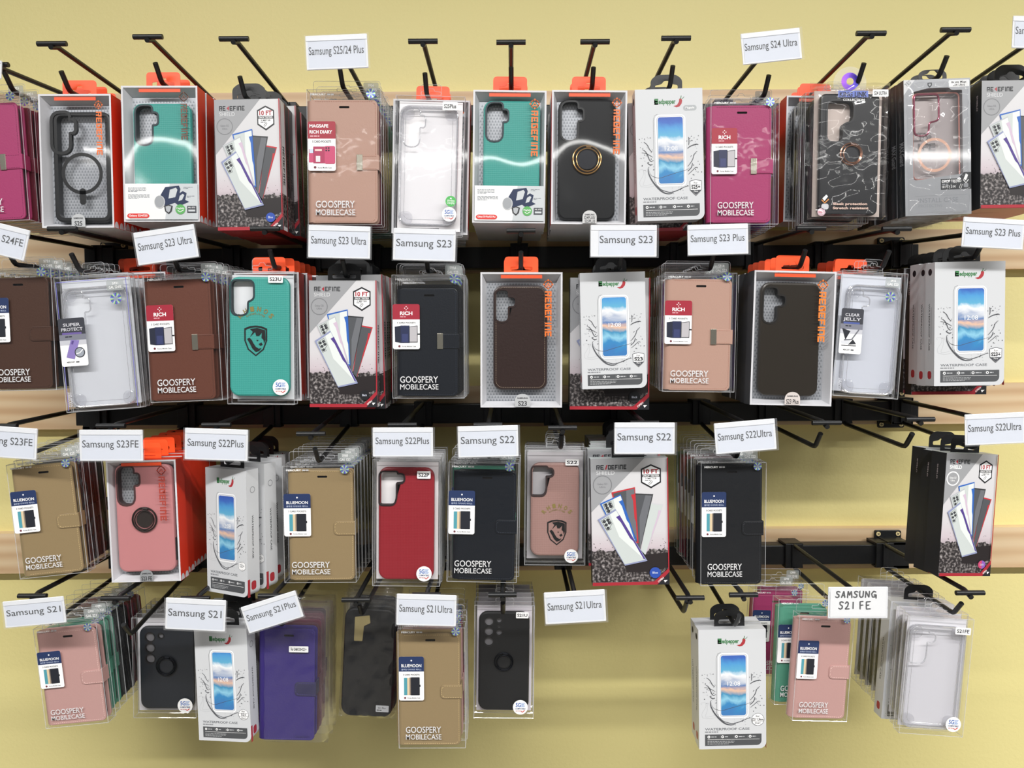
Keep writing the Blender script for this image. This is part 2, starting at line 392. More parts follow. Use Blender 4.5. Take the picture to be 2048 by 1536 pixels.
# ------------------------------------------------------------------ hooks
ORD = ['front', 'second', 'third', 'fourth', 'fifth', 'sixth', 'seventh', 'eighth', 'ninth', 'tenth', 'eleventh', 'twelfth', 'thirteenth']
PEG_V = [180, 533, 893, 1223]
TY, EY = -.270, -.235
def hook(row, k, u, v, tag_on, pegz=None, note=None):
    """two-armed hook on the rail: the upper arm ends in a crossbar seen at (u, v), the lower peg turns up at its tip"""
    tp = at(u, v, TY); x = tp.x; z0, z1 = RAILS[row]
    ze = pegz if pegz is not None else at(u, PEG_V[row], EY).z
    t = thing('display_hook', note or 'black double-arm display hook, %s from left on the %s rail' % (ORD[k] if k else 'first', ROWN[row]), 'hook', (x, RY0, z1), group='hooks on the %s rail' % ROWN[row])
    dz = z0 - z1; y = lambda Y: Y - RY0
    b = MB()
    b.slab(-.0135, dz - .0035, .0135, .0042, .0015, -.0062, -.0012, .001, BLACKM)
    b.box(-.0135, -.006, .0008, .0135, .026, .0042, BLACKM); b.box(-.0135, .0246, -.012, .0135, .0275, .0042, BLACKM)
    b.box(-.0135, -.006, dz - .0035, .0135, .010, dz - .0008, BLACKM)
    b.box(-.0045, -.0100, dz - .002, .0045, -.006, .003, BLACKM)
    b.build('saddle', t)
    b = MB(); b.tube([(0, -.004, .0010), (0, y(TY) + .012, tp.z - z1 + .0006), (0, y(TY) - .003, tp.z - z1 - .0048)], .0031, BLACKM); b.build('upper_arm', t)
    b = MB(); b.tube([(-.0178, y(TY), tp.z - z1 + .0002), (.0178, y(TY), tp.z - z1 + .0002)], .0031, BLACKM); b.build('crossbar', t)
    el = ze - z1
    b = MB(); b.tube([(0, -.006, dz - .001), (0, -.014, dz - .0035), (0, y(EY) + .006, el + .0003), (0, y(EY), el + .0008), (0, y(EY) - .004, el + .0035), (0, y(EY) - .018, el + .019)], .0031, BLACKM); b.build('peg', t)
    return t

# ------------------------------------------------------------------ packages: each builder makes one thing, its origin at the base centre of its front face
def hang_tab(root, W, H, y, m, w=.042, h=.022, x=0.0, th=.0006, style='euro', label=None):
    b = MB(); z = H
    out = fillet([(x - w / 2, z - .001), (x + w / 2, z - .001), (x + w / 2, z + h), (x - w / 2, z + h)], [0, 0, .005, .005])
    if style == 'black': out = fillet([(x - w / 2, z - .004), (x + w / 2, z - .004), (x + w / 2, z + h * .72), (x + w * .3, z + h), (x - w * .3, z + h), (x - w / 2, z + h * .72)], [0, 0, .004, .004, .004, .004])
    hz0, hz1 = z + .0035, z + .0035 + .0068
    if style == 'black': hole = fillet([(x - w * .36, hz0), (x + w * .36, hz0), (x + w * .36, hz0 + .005), (x + .006, hz0 + .0065), (x + .003, hz0 + .0105), (x - .003, hz0 + .0105), (x - .006, hz0 + .0065), (x - w * .36, hz0 + .005)], .002, 3)
    else: hole = fillet([(x - w * .33, hz0), (x + w * .33, hz0), (x + w * .33, hz1 - .002), (x + .0045, hz1 - .001), (x + .0035, hz1 + .003), (x - .0035, hz1 + .003), (x - .0045, hz1 - .001), (x - w * .33, hz1 - .002)], .0015, 3)
    b.flat(out, y, m, [hole]); b.flat(out, y + th, m, [hole]); b.wall(out, y, y + th, m); b.wall(hole, y, y + th, m)
    return b.build('hang_tab', root)

def cutout(kind, W, H, x0, x1, z1):
    """camera opening of a phone case lying between x0 and x1 with its top at z1"""
    w = x1 - x0; P = lambda a, c: (x0 + a * w, z1 - c * w)
    if kind == 's25': return fillet([P(.06, .05), P(.33, .05), P(.33, .17), P(.425, .17), P(.425, .36), P(.33, .36), P(.33, .70), P(.06, .70)], [w * q for q in (.13, .13, .03, .09, .09, .03, .13, .13)])
    if kind == 's23': return fillet([P(.05, .09), P(.27, .09), P(.27, .22), P(.40, .22), P(.40, .38), P(.27, .38), P(.27, .66), P(.05, .66)], [w * q for q in (.1, .1, .03, .07, .07, .03, .1, .1)])
    if kind == 's22': return fillet([P(.03, .09), P(.33, .09), P(.33, .13), P(.45, .13), P(.45, .27), P(.31, .28), P(.31, .56), P(.27, .67), P(.03, .67)], [w * q for q in (.07, .04, .03, .06, .06, .02, .06, .06, .04)])
    if kind == 's22u': return fillet([P(.05, .07), P(.40, .07), P(.40, .36), P(.30, .40), P(.30, .62), P(.05, .62)], [w * q for q in (.08, .08, .06, .04, .1, .1)])
    if kind == 'wide': return fillet([P(.02, .02), P(.53, .02), P(.53, .56), P(.33, .60), P(.31, .86), P(.02, .86)], [w * q for q in (.1, .1, .08, .05, .1, .1)])
    if kind == 's24u': return fillet([P(.12, .13), P(.55, .13), P(.55, .45), P(.38, .50), P(.38, .80), P(.12, .80)], [w * q for q in (.1, .1, .08, .05, .1, .1)])
def phone_case(root, name, x0, z0, x1, z1, yf, yb, m, kind, rim=None, r=.011, bump=None, lab=None):
    b = MB(); h = []
    w = x1 - x0
    if kind and kind.startswith('lens'):
        n = 3
        h = [circ(x0 + .2 * w, z1 - (.20 + .20 * i) * w, .082 * w) for i in range(3)] + [circ(x0 + .40 * w, z1 - .175 * w, .048 * w)]
        if kind == 'lens5': h += [circ(x0 + .40 * w, z1 - .30 * w, .03 * w), circ(x0 + .40 * w, z1 - .42 * w, .055 * w)]
    elif kind: h = [cutout(kind, w, z1 - z0, x0, x1, z1)]
    b.slab(x0, z0, x1, z1, r, yf, yb, .0026, m, h, rim or m)
    o = b.build(name, root, label=lab)
    if h:
        k = MB()
        for q in h:
            g = grow(q, .0022 if not kind.startswith('lens') else .0012); k.flat(g, yf - .0006, rim or m, [q]); k.wall(g, yf - .0006, yf + .001, rim or m)
            k.wall(q, yf - .0006, yb, rim or m)
        k.build('camera_rim', o)
    return o
def ring_holder(case, x, z, R_, y, m, disc):
    b = MB()
    b.flat(circ(x, z, R_ * .62), y - .0016, disc); b.wall(circ(x, z, R_ * .62), y - .0016, y, disc)
    b.tube([(p[0], y - .0016, p[1]) for p in circ(x, z, R_ * .9, 32)], .0011, m, 8, True)
    b.tube([(p[0], y - .0030, p[1]) for p in circ(x + .0006, z - .0005, R_ * .72, 32)], .0009, m, 8, True)
    b.tube([(x - .0012, y - .002, z + R_ * .82), (x + .005, y - .002, z + R_ * .80)], .0016, m, 8)
    b.build('finger_ring', case)
def clear_shell(root, W, H, d, prints=None, m=None, name='clear_box', taper=0.0):
    """box of thin clear film: six sheets with creased, slightly milky edges; prints(face) draws on its front"""
    b = MB(); m = m or PET
    b.box(-W / 2, 0, 0, W / 2, d, H, m)
    e = .0004
    for (p, q) in (((-1, 0, 0), (-1, 0, 1)), ((1, 0, 0), (1, 0, 1)), ((-1, 0, 0), (1, 0, 0)), ((-1, 0, 1), (1, 0, 1)), ((-1, 1, 0), (-1, 1, 1)), ((1, 1, 0), (1, 1, 1)), ((-1, 1, 0), (1, 1, 0)), ((-1, 0, 0), (-1, 1, 0)), ((1, 0, 0), (1, 1, 0)), ((-1, 0, 1), (-1, 1, 1)), ((1, 0, 1), (1, 1, 1))):
        b.tube([(p[0] * W / 2, p[1] * d, p[2] * H), (q[0] * W / 2, q[1] * d, q[2] * H)], e, PETE, 5)
    if prints: prints(Face(b, W, H))
    return b.build(name, root)

# --- box with a film window over a phone case
def window_box(root, W, H, d, p):
    side = p.get('side', REDBOX); edge = .0022
    b = MB(); f = .0048; zb = .014                          # inner tray: narrower, set back
    b.box(-W / 2, 0, 0, W / 2, d, H, {'r': side, 'l': side, 'b': WHITE, 't': side, 'd': WHITE}, skip='f')
    o = [(-W / 2, 0), (W / 2, 0), (W / 2, H), (-W / 2, H)]; i1 = [(-W / 2 + edge, edge), (W / 2 - edge, edge), (W / 2 - edge, H - edge), (-W / 2 + edge, H - edge)]
    b.flat(o, 0, WHITE, [i1])
    i2 = [(-W / 2 + edge + f, edge + f), (W / 2 - edge - f, edge + f), (W / 2 - edge - f, H - edge - f * 1.6), (-W / 2 + edge + f, H - edge - f * 1.6)]
    vs = [(q[0], 0, q[1]) for q in i1] + [(q[0], zb, q[1]) for q in i2]
    b.add(vs, [(k, (k + 1) % 4, (k + 1) % 4 + 4, k + 4) for k in range(4)], WHITE)
    if side is REDBOX:                                      # white half moons printed low on the right side
        for c in range(2):
            b.add([(W / 2 + .0001, y, z) for y, z in [(d * (.25 + .5 * c) + .35 * d * math.cos(math.pi * k / 12) * .6, .0005 + .008 * math.sin(math.pi * k / 12)) for k in range(13)]], [tuple(range(13))], WHITE)
    b.build('carton', root)
    b = MB(); b.flat(i2, zb, SILVER)
    pitch = .0038; tri = mat('8e9298', 0.35, 0.35); rows = int((i2[2][1] - i2[0][1]) / pitch); cols = int((i2[1][0] - i2[0][0]) / pitch)
    for j in range(rows):
        for k in range(cols):
            x = i2[0][0] + (k + (.5 if j % 2 else 0)) * pitch; z = i2[0][1] + j * pitch
            if x + pitch > i2[1][0]: continue
            b.add([(x + .0004, zb - .0001, z + .0004), (x + pitch - .0004, zb - .0001, z + .0004), (x + pitch / 2, zb - .0001, z + pitch - .0003)], [(0, 1, 2)], tri)
    b.build('patterned_insert', root)
    c = p['case']; a0, b0, a1, b1 = c['at']
    x0, x1 = -W / 2 + a0 * W, -W / 2 + a1 * W; z1, z0 = H * (1 - b0), H * (1 - b1)
    yf, yb = .0035, .0125; w = x1 - x0
    if c.get('frame'):                                      # clear back in a black bumper with a magnet ring
        b = MB()
        b.slab(x0, z0, x1, z1, .010, yf, yb, .002, BLACKM, [rr(x0 + .0058, z0 + .0055, x1 - .0058, z1 - .0045, .006)])
        pc = b.build('phone_case', root)
        b = MB(); q = cutout('s25', w, 0, x0 - .003, x1 - .003, z1 + .001); b.flat(rr(x0 + .0055, z0 + .005, x1 - .0055, z1 - .004, .006), yf + .002, GEL, [q]); b.build('clear_back', pc)
        b = MB(); b.flat(grow(q, .0040), yf - .001, BLACKM, [q]); b.wall(grow(q, .0040), yf - .001, yf + .003, BLACKM); b.wall(q, yf - .001, yf + .004, BLACKM); b.build('camera_rim', pc)
        b = MB(); cx, cz = (x0 + x1) / 2 - .001, z0 + (z1 - z0) * .445; b.flat(circ(cx, cz, w * .36, 40), yf + .0015, BLACKM, [circ(cx, cz, w * .30, 40)]); b.flat(rr(cx - .004, z0 + .022, cx + .004, z0 + .043, .004), yf + .0015, BLACKM); b.build('magnet_ring', pc)
    else:
        pc = phone_case(root, 'phone_case', x0, z0, x1, z1, yf, yb, c['m'], c['kind'], c.get('rim', BLACKM))
        if c.get('ring'):
            ring_holder(pc, x0 + w * c['ring'][0], z1 - (z1 - z0) * c['ring'][1], c['ring'][2] * w, yf, c['ring'][3], c['ring'][4])
        if c.get('leather'):
            k = MB(); st = mat('b9a48c', .6)
            pts = rr(x0 + .0035, z0 + .003, x1 - .0035, z1 - .003, .009, 8)
            for j in range(len(pts)):
                A, B = Vector(pts[j]), Vector(pts[(j + 1) % len(pts)]); n = max(1, int((B - A).length / .0022))
                for q in range(n):
                    s0 = A + (B - A) * (q / n); s1 = A + (B - A) * ((q + .55) / n)
                    k.tube([(s0.x, yf - .0001, s0.y), (s1.x, yf - .0001, s1.y)], .00022, st, 4)
            k.build('stitching', pc)
        if c.get('caps'):
            k = MB(); k.box(x0 + w * .1, yf + .001, z1 - .004, x0 + w * .82, yb, z1 + .0006, BLACKM); k.box(x0 + w * .14, yf + .001, z0 - .0006, x1 - w * .12, yb, z0 + .003, BLACKM)
            k.box(x1 - .002, yf + .002, z0 + (z1 - z0) * .10, x1 + .0006, yb, z0 + (z1 - z0) * .31, BLACKM); k.build('end_cap', pc)
    # the window film, very slightly wavy, with the printed mark and name
    b = MB(); nx, nz = 14, 26; rg = random.Random(p.get('seed', 3)); ph = rg.uniform(0, 6); vs = []
    for j in range(nz + 1):
        for k in range(nx + 1):
            a, c_ = k / nx, j / nz; ed = min(1, 6 * min(a, 1 - a)) * min(1, 8 * min(c_, 1 - c_))
            vs.append((-W / 2 + edge + a * (W - 2 * edge), -.0004 - ed * (.0006 + .00042 * math.sin(a * 6.5 + ph + c_ * 3) + .0003 * math.sin(c_ * 9 + ph)), edge + c_ * (H - 2 * edge)))
    b.add(vs, [(j * (nx + 1) + k, j * (nx + 1) + k + 1, (j + 1) * (nx + 1) + k + 1, (j + 1) * (nx + 1) + k) for j in range(nz) for k in range(nx)], FILM)
    b.build('window_film', root)
    b = MB(); F = Face(b, W, H, y=-.0022); lc = p.get('logo', ORTXT); la, lb, lh, ll = p.get('mark', (.865, .095, .05, .31))
    F.circ(la, lb, lh, lc, 1, lh * .2, 24); F.poly([(la, lb - lh * .55 * W / H), (la + lh * .6, lb + lh * .45 * W / H), (la - lh * .6, lb + lh * .45 * W / H)], lc, 1, [[(la, lb - lh * .2 * W / H), (la + lh * .3, lb + lh * .28 * W / H), (la - lh * .3, lb + lh * .28 * W / H)]])
    F.poly([(la + lh * 1.25 * math.cos(t * math.pi / 2), lb + lh * 1.25 * math.sin(t * math.pi / 2) * W / H) for t in range(4)], lc, 1, [[(la + lh * 1.05 * math.cos(t * math.pi / 2 + math.pi / 4 * 0), lb + lh * 1.05 * math.sin(t * math.pi / 2) * W / H) for t in range(4)]])
    F.block('REDEFINE', la - lh * .75, lb + .05, 0, 0, lc, 1, -math.pi / 2, ll * H, lh * 1.55 * W)
    F.poly([(la - lh * .2, lb + .05 + ll * .34), (la + lh * .55, lb + .05 + ll * .31), (la + lh * .55, lb + .05 + ll * .37)], lc)
    b.build('printed_name', root)
    if p.get('tab'):
        b = MB(); tw, th = .19, .1; F = Face(b, W, H, y=-.0016); a0 = p.get('taba', .515) - tw / 2; tcol = mat(p.get('tabcol', 'b9bbbd'), .45)
        x0, z1 = F.P(a0, 1 - th - .002); x1, z0 = F.P(a0 + tw, .994)
        b.flat(rr(x0, z0, x1, z1, (.0005, .0005, tw * W * .46, tw * W * .46), 7), F.Y(0), tcol)
        F.text('SAMSUNG', a0 + .03, .935, tw - .06, .011, INK, 1, bold=.03)
        t = p['tab'].split('/')
        if len(t) == 1: F.text(t[0], a0 + tw * (.22 if len(t[0]) < 5 else .1), .985, tw * (.56 if len(t[0]) < 5 else .8), .032, INK, 1, bold=.02)
        else:
            F.text(t[0] + '/', a0 + .02, .962, tw - .04, .02, INK, 1, bold=.02); F.text(t[1], a0 + .03, .988, tw - .05, .02, INK, 1, bold=.02)
        b.build('model_label', root)
    if p.get('card'):
        b = MB(); F = Face(b, W, H, y=-.0014); gr = mat('c4c9cc', .4); nv = mat('1f2d4d', .4); tx = mat('6a7078', .6)
        F.rect(.03, .72, .985, .985, mat('e9eaea', .35), 0); F.poly([(.62, .72), (.985, .72), (.985, .985), (.55, .985)], gr, 1)
        F.lines(.07, .75, .24, 4, .009, .0035, tx, 2, 4); F.lines(.07, .80, .28, 4, .009, .0035, tx, 2, 5); F.lines(.8, .745, .12, 2, .008, .004, tx, 2, 6); F.lines(.84, .81, .11, 2, .008, .004, tx, 2, 7)
        F.poly([(.50, .80), (.56, .745), (.74, .735), (.76, .76), (.72, .855), (.56, .885), (.47, .85)], nv, 2); F.poly([(.62, .765), (.70, .75), (.72, .765), (.69, .82), (.60, .83)], gr, 3)
        F.poly([(.72, .80), (.79, .775), (.84, .79), (.82, .84), (.87, .855), (.74, .885), (.68, .86)], nv, 4); F.poly([(.75, .81), (.79, .795), (.81, .805), (.78, .84), (.73, .85)], gr, 5)
        x, z = F.P(.485, .855); b.flat(circ(x, z, .07 * W, 22, .085 * W), F.Y(6), mat('c9cbcd', .3, .3)); x, z = F.P(.48, .853); b.flat(circ(x, z, .062 * W, 22, .076 * W), F.Y(7), mat('a7aaae', .3, .3))
        F.poly([(.54, .885), (.60, .875), (.655, .885), (.64, .925), (.60, .945), (.555, .925)], mat('2b2d31', .4), 8); F.poly([(.56, .89), (.60, .883), (.635, .89), (.62, .922), (.60, .934), (.57, .922)], mat('aeb2b6', .4), 9)
        F.circ(.755, .91, .065, mat('5aa85a', .5), 8); F.text('MagSafe', .705, .908, .1, .012, WHITEP, 9); F.line([(.72, .918), (.75, .93), (.80, .914)], .008, WHITEP, 9)
        F.rect(.845, .885, .965, .935, mat('3c4048', .5), 8); F.text('MIL STD', .86, .902, .09, .009, WHITEP, 9); F.rect(.86, .912, .95, .926, gr, 9)
        F.rect(.05, .94, .345, .975, mat('d63a34', .45), 6, r=.04)
        F.text('Galaxy ' + p['card'], .075, .962, .245, .013, WHITEP, 7, bold=.02)
        b.build('info_card', root)
    if p.get('sticker5g'): sticker5g(root, W, H, *p['sticker5g'])
    hang_tab(root, W, H, d * .5, p.get('tabm', ORANGE), .043, .021)
    b = MB(); b.box(-.026, .001, H - .0075, .026, .0016, H - .0035, ORANGE); b.build('tab_strip', root)

def sticker5g(root, W, H, a, b_, r=.1):
    b = MB(); F = Face(b, W, H, y=-.0009); bl = mat('2f5fae', .5)
    x, z = F.P(a, b_); b.flat(circ(x, z, r * W), F.Y(0), WHITEP)
    k = r / .1; hh = W / H
    F.text('5G', a - .062 * k, b_ - .005 * k * hh, .068 * k, .052 * k * hh, bl, 1, bold=.03)
    for i in range(5): F.rect(a + (.008 + .006 * (i % 2)) * k, b_ + (-.058 + i * .012) * k * hh, a + (.062 - .008 * (i % 3)) * k, b_ + (-.051 + i * .012) * k * hh, mat('6f93cc', .5), 1)
    F.text('COMPATIBLE', a - .068 * k, b_ + .03 * k * hh, .136 * k, .02 * k * hh, mat('27406f', .5), 1, bold=.03)
    F.text('MATERIAL', a - .06 * k, b_ + .058 * k * hh, .075 * k, .014 * k * hh, mat('c0453f', .5), 1)
    F.line([(a + .01 * k, b_ + .05 * k * hh), (a + .025 * k, b_ + .068 * k * hh), (a + .06 * k, b_ + .04 * k * hh)], .012 * k, mat('c63a34', .5), 1)
    b.build('round_sticker', root)
def model_sticker(root, W, H, t, a0, a1, b0, b1, y=-.0008):
    b = MB(); F = Face(b, W, H, y=y); F.rect(a0, b0, a1, b1, WHITEP, 0, r=.012)
    F.text(t, a0 + (a1 - a0) * .1, b1 - (b1 - b0) * .26, (a1 - a0) * .8, (b1 - b0) * .46, INK, 1, bold=.025); b.build('model_sticker', root)
def hologram(root, W, H, a, b_, r=.062, y=-.0007):
    x, z = Face(None, W, H).P(a, b_); b = MB(); b.flat(circ(x, z, r * W, 24), y, HOLO, [circ(x, z, r * W * .42, 16)]); b.flat(circ(x, z, r * W * .40, 16), y, mat('b9c4d6', .25, .5))
    F = Face(b, W, H, y=y); b.build('hologram_sticker', root, origin=(x, y, z))
def clear_header(root, W, H, y, txt=None, w=.92, h=.0165, dx=0.0, mw=.33, plain=False):
    """the clear hanging flap over a clear box, slotted for the peg, with the grey model label"""
    b = MB(); W2 = W * w / 2
    out = fillet([(-W2 + dx, H - .0006), (W2 + dx, H - .0006), (W2 + dx, H + h), (-W2 + dx, H + h)], [0, 0, .004, .004])
    hole = fillet([(-.0125, H + .0035), (.0125, H + .0035), (.0125, H + .0075), (.004, H + .0082), (.0032, H + .0115), (-.0032, H + .0115), (-.004, H + .0082), (-.0125, H + .0075)], .0014, 3)
    b.flat(out, y, PET, [hole])
    for l in (out, hole): b.tube([(p[0], y, p[1]) for p in l], .00035, PETE, 4, True)
    o = b.build('hang_header', root)
    if txt:
        b = MB(); x0 = W2 + dx - .0215; z0 = H + .0012; gm = film('grey_label', .62, .03, 3, hazecol='a9afae')
        b.flat(rr(x0, z0, x0 + .0195, z0 + .0135, .002), y - .0004, gm)
        F = Face(b, .0195, .0135, F=lambda x, z, yy: (x + x0 + .00975, yy, z + z0), y=y - .0005)
        t = txt.split('|'); F.text(t[0], .3, .38, .4, .22, WHITEP, 1, bold=.02); F.text(t[1], .12, .82, .74, .25, WHITEP, 1, bold=.02)
        b.build('model_label', root)

# --- wallet case in a clear hanging box
NAVY = mat('24345c', .45); WINE = mat('9e2336', .45)
def tag_card(root, W, H, style, a0=.01, b0=.235, a1=.385, b1=.60):
    b = MB(); F = Face(b, W, H, y=-.0006); h = b1 - b0; w = a1 - a0; A = lambda q: a0 + q * w; B = lambda q: b0 + q * h
    top = {'rich': WINE, 'mag': WINE, 'moon': NAVY}.get(style, mat('3a3c44', .45)); sp = .34 if style != 'mag' else .35
    F.rect(a0, b0, a1, b1, WHITEP, 0, r=.028); F.rect(a0, b0, a1, B(sp), top, 1, r=(.001, .001, .028, .028))
    dk = mat('20232c', .5); b_ = mat('3a3b40', .6)
    if style == 'rich':
        F.text('RICH', A(.27), B(.24), .46 * w, .075 * h, WHITEP, 2, bold=.03); F.lines(A(.27), B(.27), .46 * w, 1, .01, .022 * h, mat('d8a0a8', .5), 2)
        for dx, dz in ((0, -.035), (0, .035), (-.055, 0), (.055, 0)): F.circ(A(.5 + dx), B(.09 + dz), .008, WHITEP, 2, n=6)
        F.text('5 CARD POCKETS', A(.16), B(.43), .68 * w, .035 * h, b_, 2, bold=.02)
        nv = mat('2a3050', .4)
        F.poly([(A(.07), B(.5)), (A(.29), B(.48)), (A(.29), B(.86)), (A(.08), B(.84))], mat('262a3a', .4), 2); F.poly([(A(.29), B(.475)), (A(.62), B(.475)), (A(.62), B(.86)), (A(.29), B(.86))], nv, 3)
        F.poly([(A(.34), B(.66)), (A(.56), B(.66)), (A(.56), B(.84)), (A(.34), B(.84))], mat('39406a', .4), 4); F.poly([(A(.60), B(.5)), (A(.92), B(.475)), (A(.92), B(.85)), (A(.60), B(.85))], dk, 4)
        F.poly([(A(.625), B(.51)), (A(.90), B(.49)), (A(.90), B(.835)), (A(.625), B(.835))], mat('b9b6ba', .3), 5); F.rect(A(.92), B(.65), A(1), B(.68), dk, 3)
        F.circ(A(.24), B(.935), .016, mat('6b2f3a', .5), 2, n=12); F.text('Korea Mobile Case', A(.34), B(.95), .52 * w, .026 * h, b_, 2)
    elif style == 'richx':
        pass
    elif style == 'mag':
        F.text('MAGSAFE', A(.06), B(.125), .68 * w, .062 * h, WHITEP, 2, bold=.03); F.text('RICH DIARY', A(.06), B(.245), .82 * w, .062 * h, WHITEP, 2, bold=.03); F.lines(A(.08), B(.285), .72 * w, 1, .01, .03 * h, mat('d8a0a8', .5), 2)
        F.text('5 CARD POCKETS', A(.16), B(.43), .68 * w, .04 * h, b_, 2, bold=.02)
        pk = mat('c2476e', .45); pd = mat('a83158', .45)
        F.rect(A(.03), B(.56), A(.22), B(.83), pk, 2); F.rect(A(.05), B(.56), A(.21), B(.64), mat('c9d3e6', .4), 3); F.rect(A(.19), B(.51), A(.62), B(.85), pd, 3); F.rect(A(.25), B(.56), A(.5), B(.6), mat('e6c7c0', .4), 4); F.rect(A(.28), B(.7), A(.44), B(.82), mat('ddd8dc', .4), 4)
        F.rect(A(.6), B(.50), A(.98), B(.86), pk, 4, r=.02)
        for dx, dz in ((.66, .54), (.75, .54), (.66, .59), (.75, .59)): F.circ(A(dx), B(dz), .012, dk, 5, n=10)
        F.circ(A(.25), B(.93), .018, mat('6b2f3a', .5), 2, n=12); F.text('Korea Mobile Case', A(.35), B(.95), .5 * w, .026 * h, b_, 2)
    elif style == 'moon':
        F.circ(A(.5), B(.09), .012, WHITEP, 2, n=12); F.text('BLUEMOON', A(.1), B(.24), .8 * w, .066 * h, WHITEP, 2, bold=.015); F.text('블루문 다이어리 케이스', A(.1), B(.31), .8 * w, .03 * h, mat('b8c4dc', .5), 2)
        F.text('3 CARD POCKETS', A(.17), B(.43), .66 * w, .036 * h, b_, 2, bold=.02)
        F.rect(A(.2), B(.48), A(.33), B(.875), mat('4f98a6', .5), 2); F.rect(A(.33), B(.48), A(.42), B(.875), mat('d9c3a0', .5), 2); F.rect(A(.42), B(.475), A(.47), B(.875), mat('8a7d70', .5), 2); F.rect(A(.47), B(.47), A(.83), B(.88), dk, 3, r=.008); F.rect(A(.83), B(.64), A(.86), B(.69), dk, 3)
        F.circ(A(.24), B(.94), .016, mat('6b2f3a', .5), 2, n=12); F.text('Korea Mobile Case', A(.34), B(.955), .5 * w, .026 * h, b_, 2)
    else:
        t = style.split('|'); F.rect(a0, B(sp), a1, B(.46), mat('7a7c88', .45), 1); F.rect(a0, B(.46), a1, B(.56), mat('c2c3cb', .45), 1)
        F.text(t[0], A(.18), B(.17), .64 * w, .062 * h, mat('d4d4da', .5), 2); F.text(t[1], A(.1), B(.265), .8 * w, .062 * h, mat('d4d4da', .5), 2)
        F.rect(A(.12), B(.3), A(.85), B(.34), mat('6a5a9a' if t[0][0] == 'S' else '4a5a9a', .5), 2, r=.006); F.lines(A(.22), B(.375), .55 * w, 1, .01, .022 * h, dk, 2)
        if t[0][0] == 'S':
            F.poly([(A(.42), B(.45)), (A(.74), B(.47)), (A(.5), B(.86)), (A(.2), B(.81))], mat('8a7ab8', .4), 3); F.poly([(A(.46), B(.47)), (A(.54), B(.475)), (A(.49), B(.55)), (A(.42), B(.54))], mat('5a4a88', .4), 4)
            F.circ(A(.72), B(.72), .07, mat('30323a', .4), 5); F.circ(A(.72), B(.72), .058, mat('9aa0aa', .4), 6); F.line([(A(.58), B(.75)), (A(.72), B(.73)), (A(.85), B(.66))], .012, WHITEP, 7)
        else:
            F.poly([(A(.08), B(.44)), (A(.46), B(.5)), (A(.26), B(.7))], dk, 3); F.line([(A(.2), B(.7)), (A(.55), B(.68)), (A(.84), B(.46))], .02, mat('70727a', .4), 3); F.poly([(A(.4), B(.8)), (A(.6), B(.68)), (A(.76), B(.78))], dk, 4); F.line([(A(.1), B(.82)), (A(.76), B(.82))], .012, dk, 4)
            F.poly([(A(.04), B(.72)), (A(.5), B(.7)), (A(.4), B(.79)), (A(.1), B(.78))], mat('d4d6dc', .4), 2)
        F.text('MERCURY', A(.2), B(.93), .3 * w, .03 * h, dk, 2, bold=.02); F.lines(A(.54), B(.905), .28 * w, 1, .01, .024 * h, b_, 2)
    b.build('tag_card', root)
def stitches(b, pts, y, m, step=.0028):
    for j in range(len(pts) - 1):
        A, B = Vector(pts[j]), Vector(pts[j + 1]); n = max(1, int((B - A).length / step))
        for q in range(n):
            s0 = A + (B - A) * (q / n); s1 = A + (B - A) * ((q + .6) / n); b.tube([(s0.x, y, s0.y), (s1.x, y, s1.y)], .00023, m, 4)
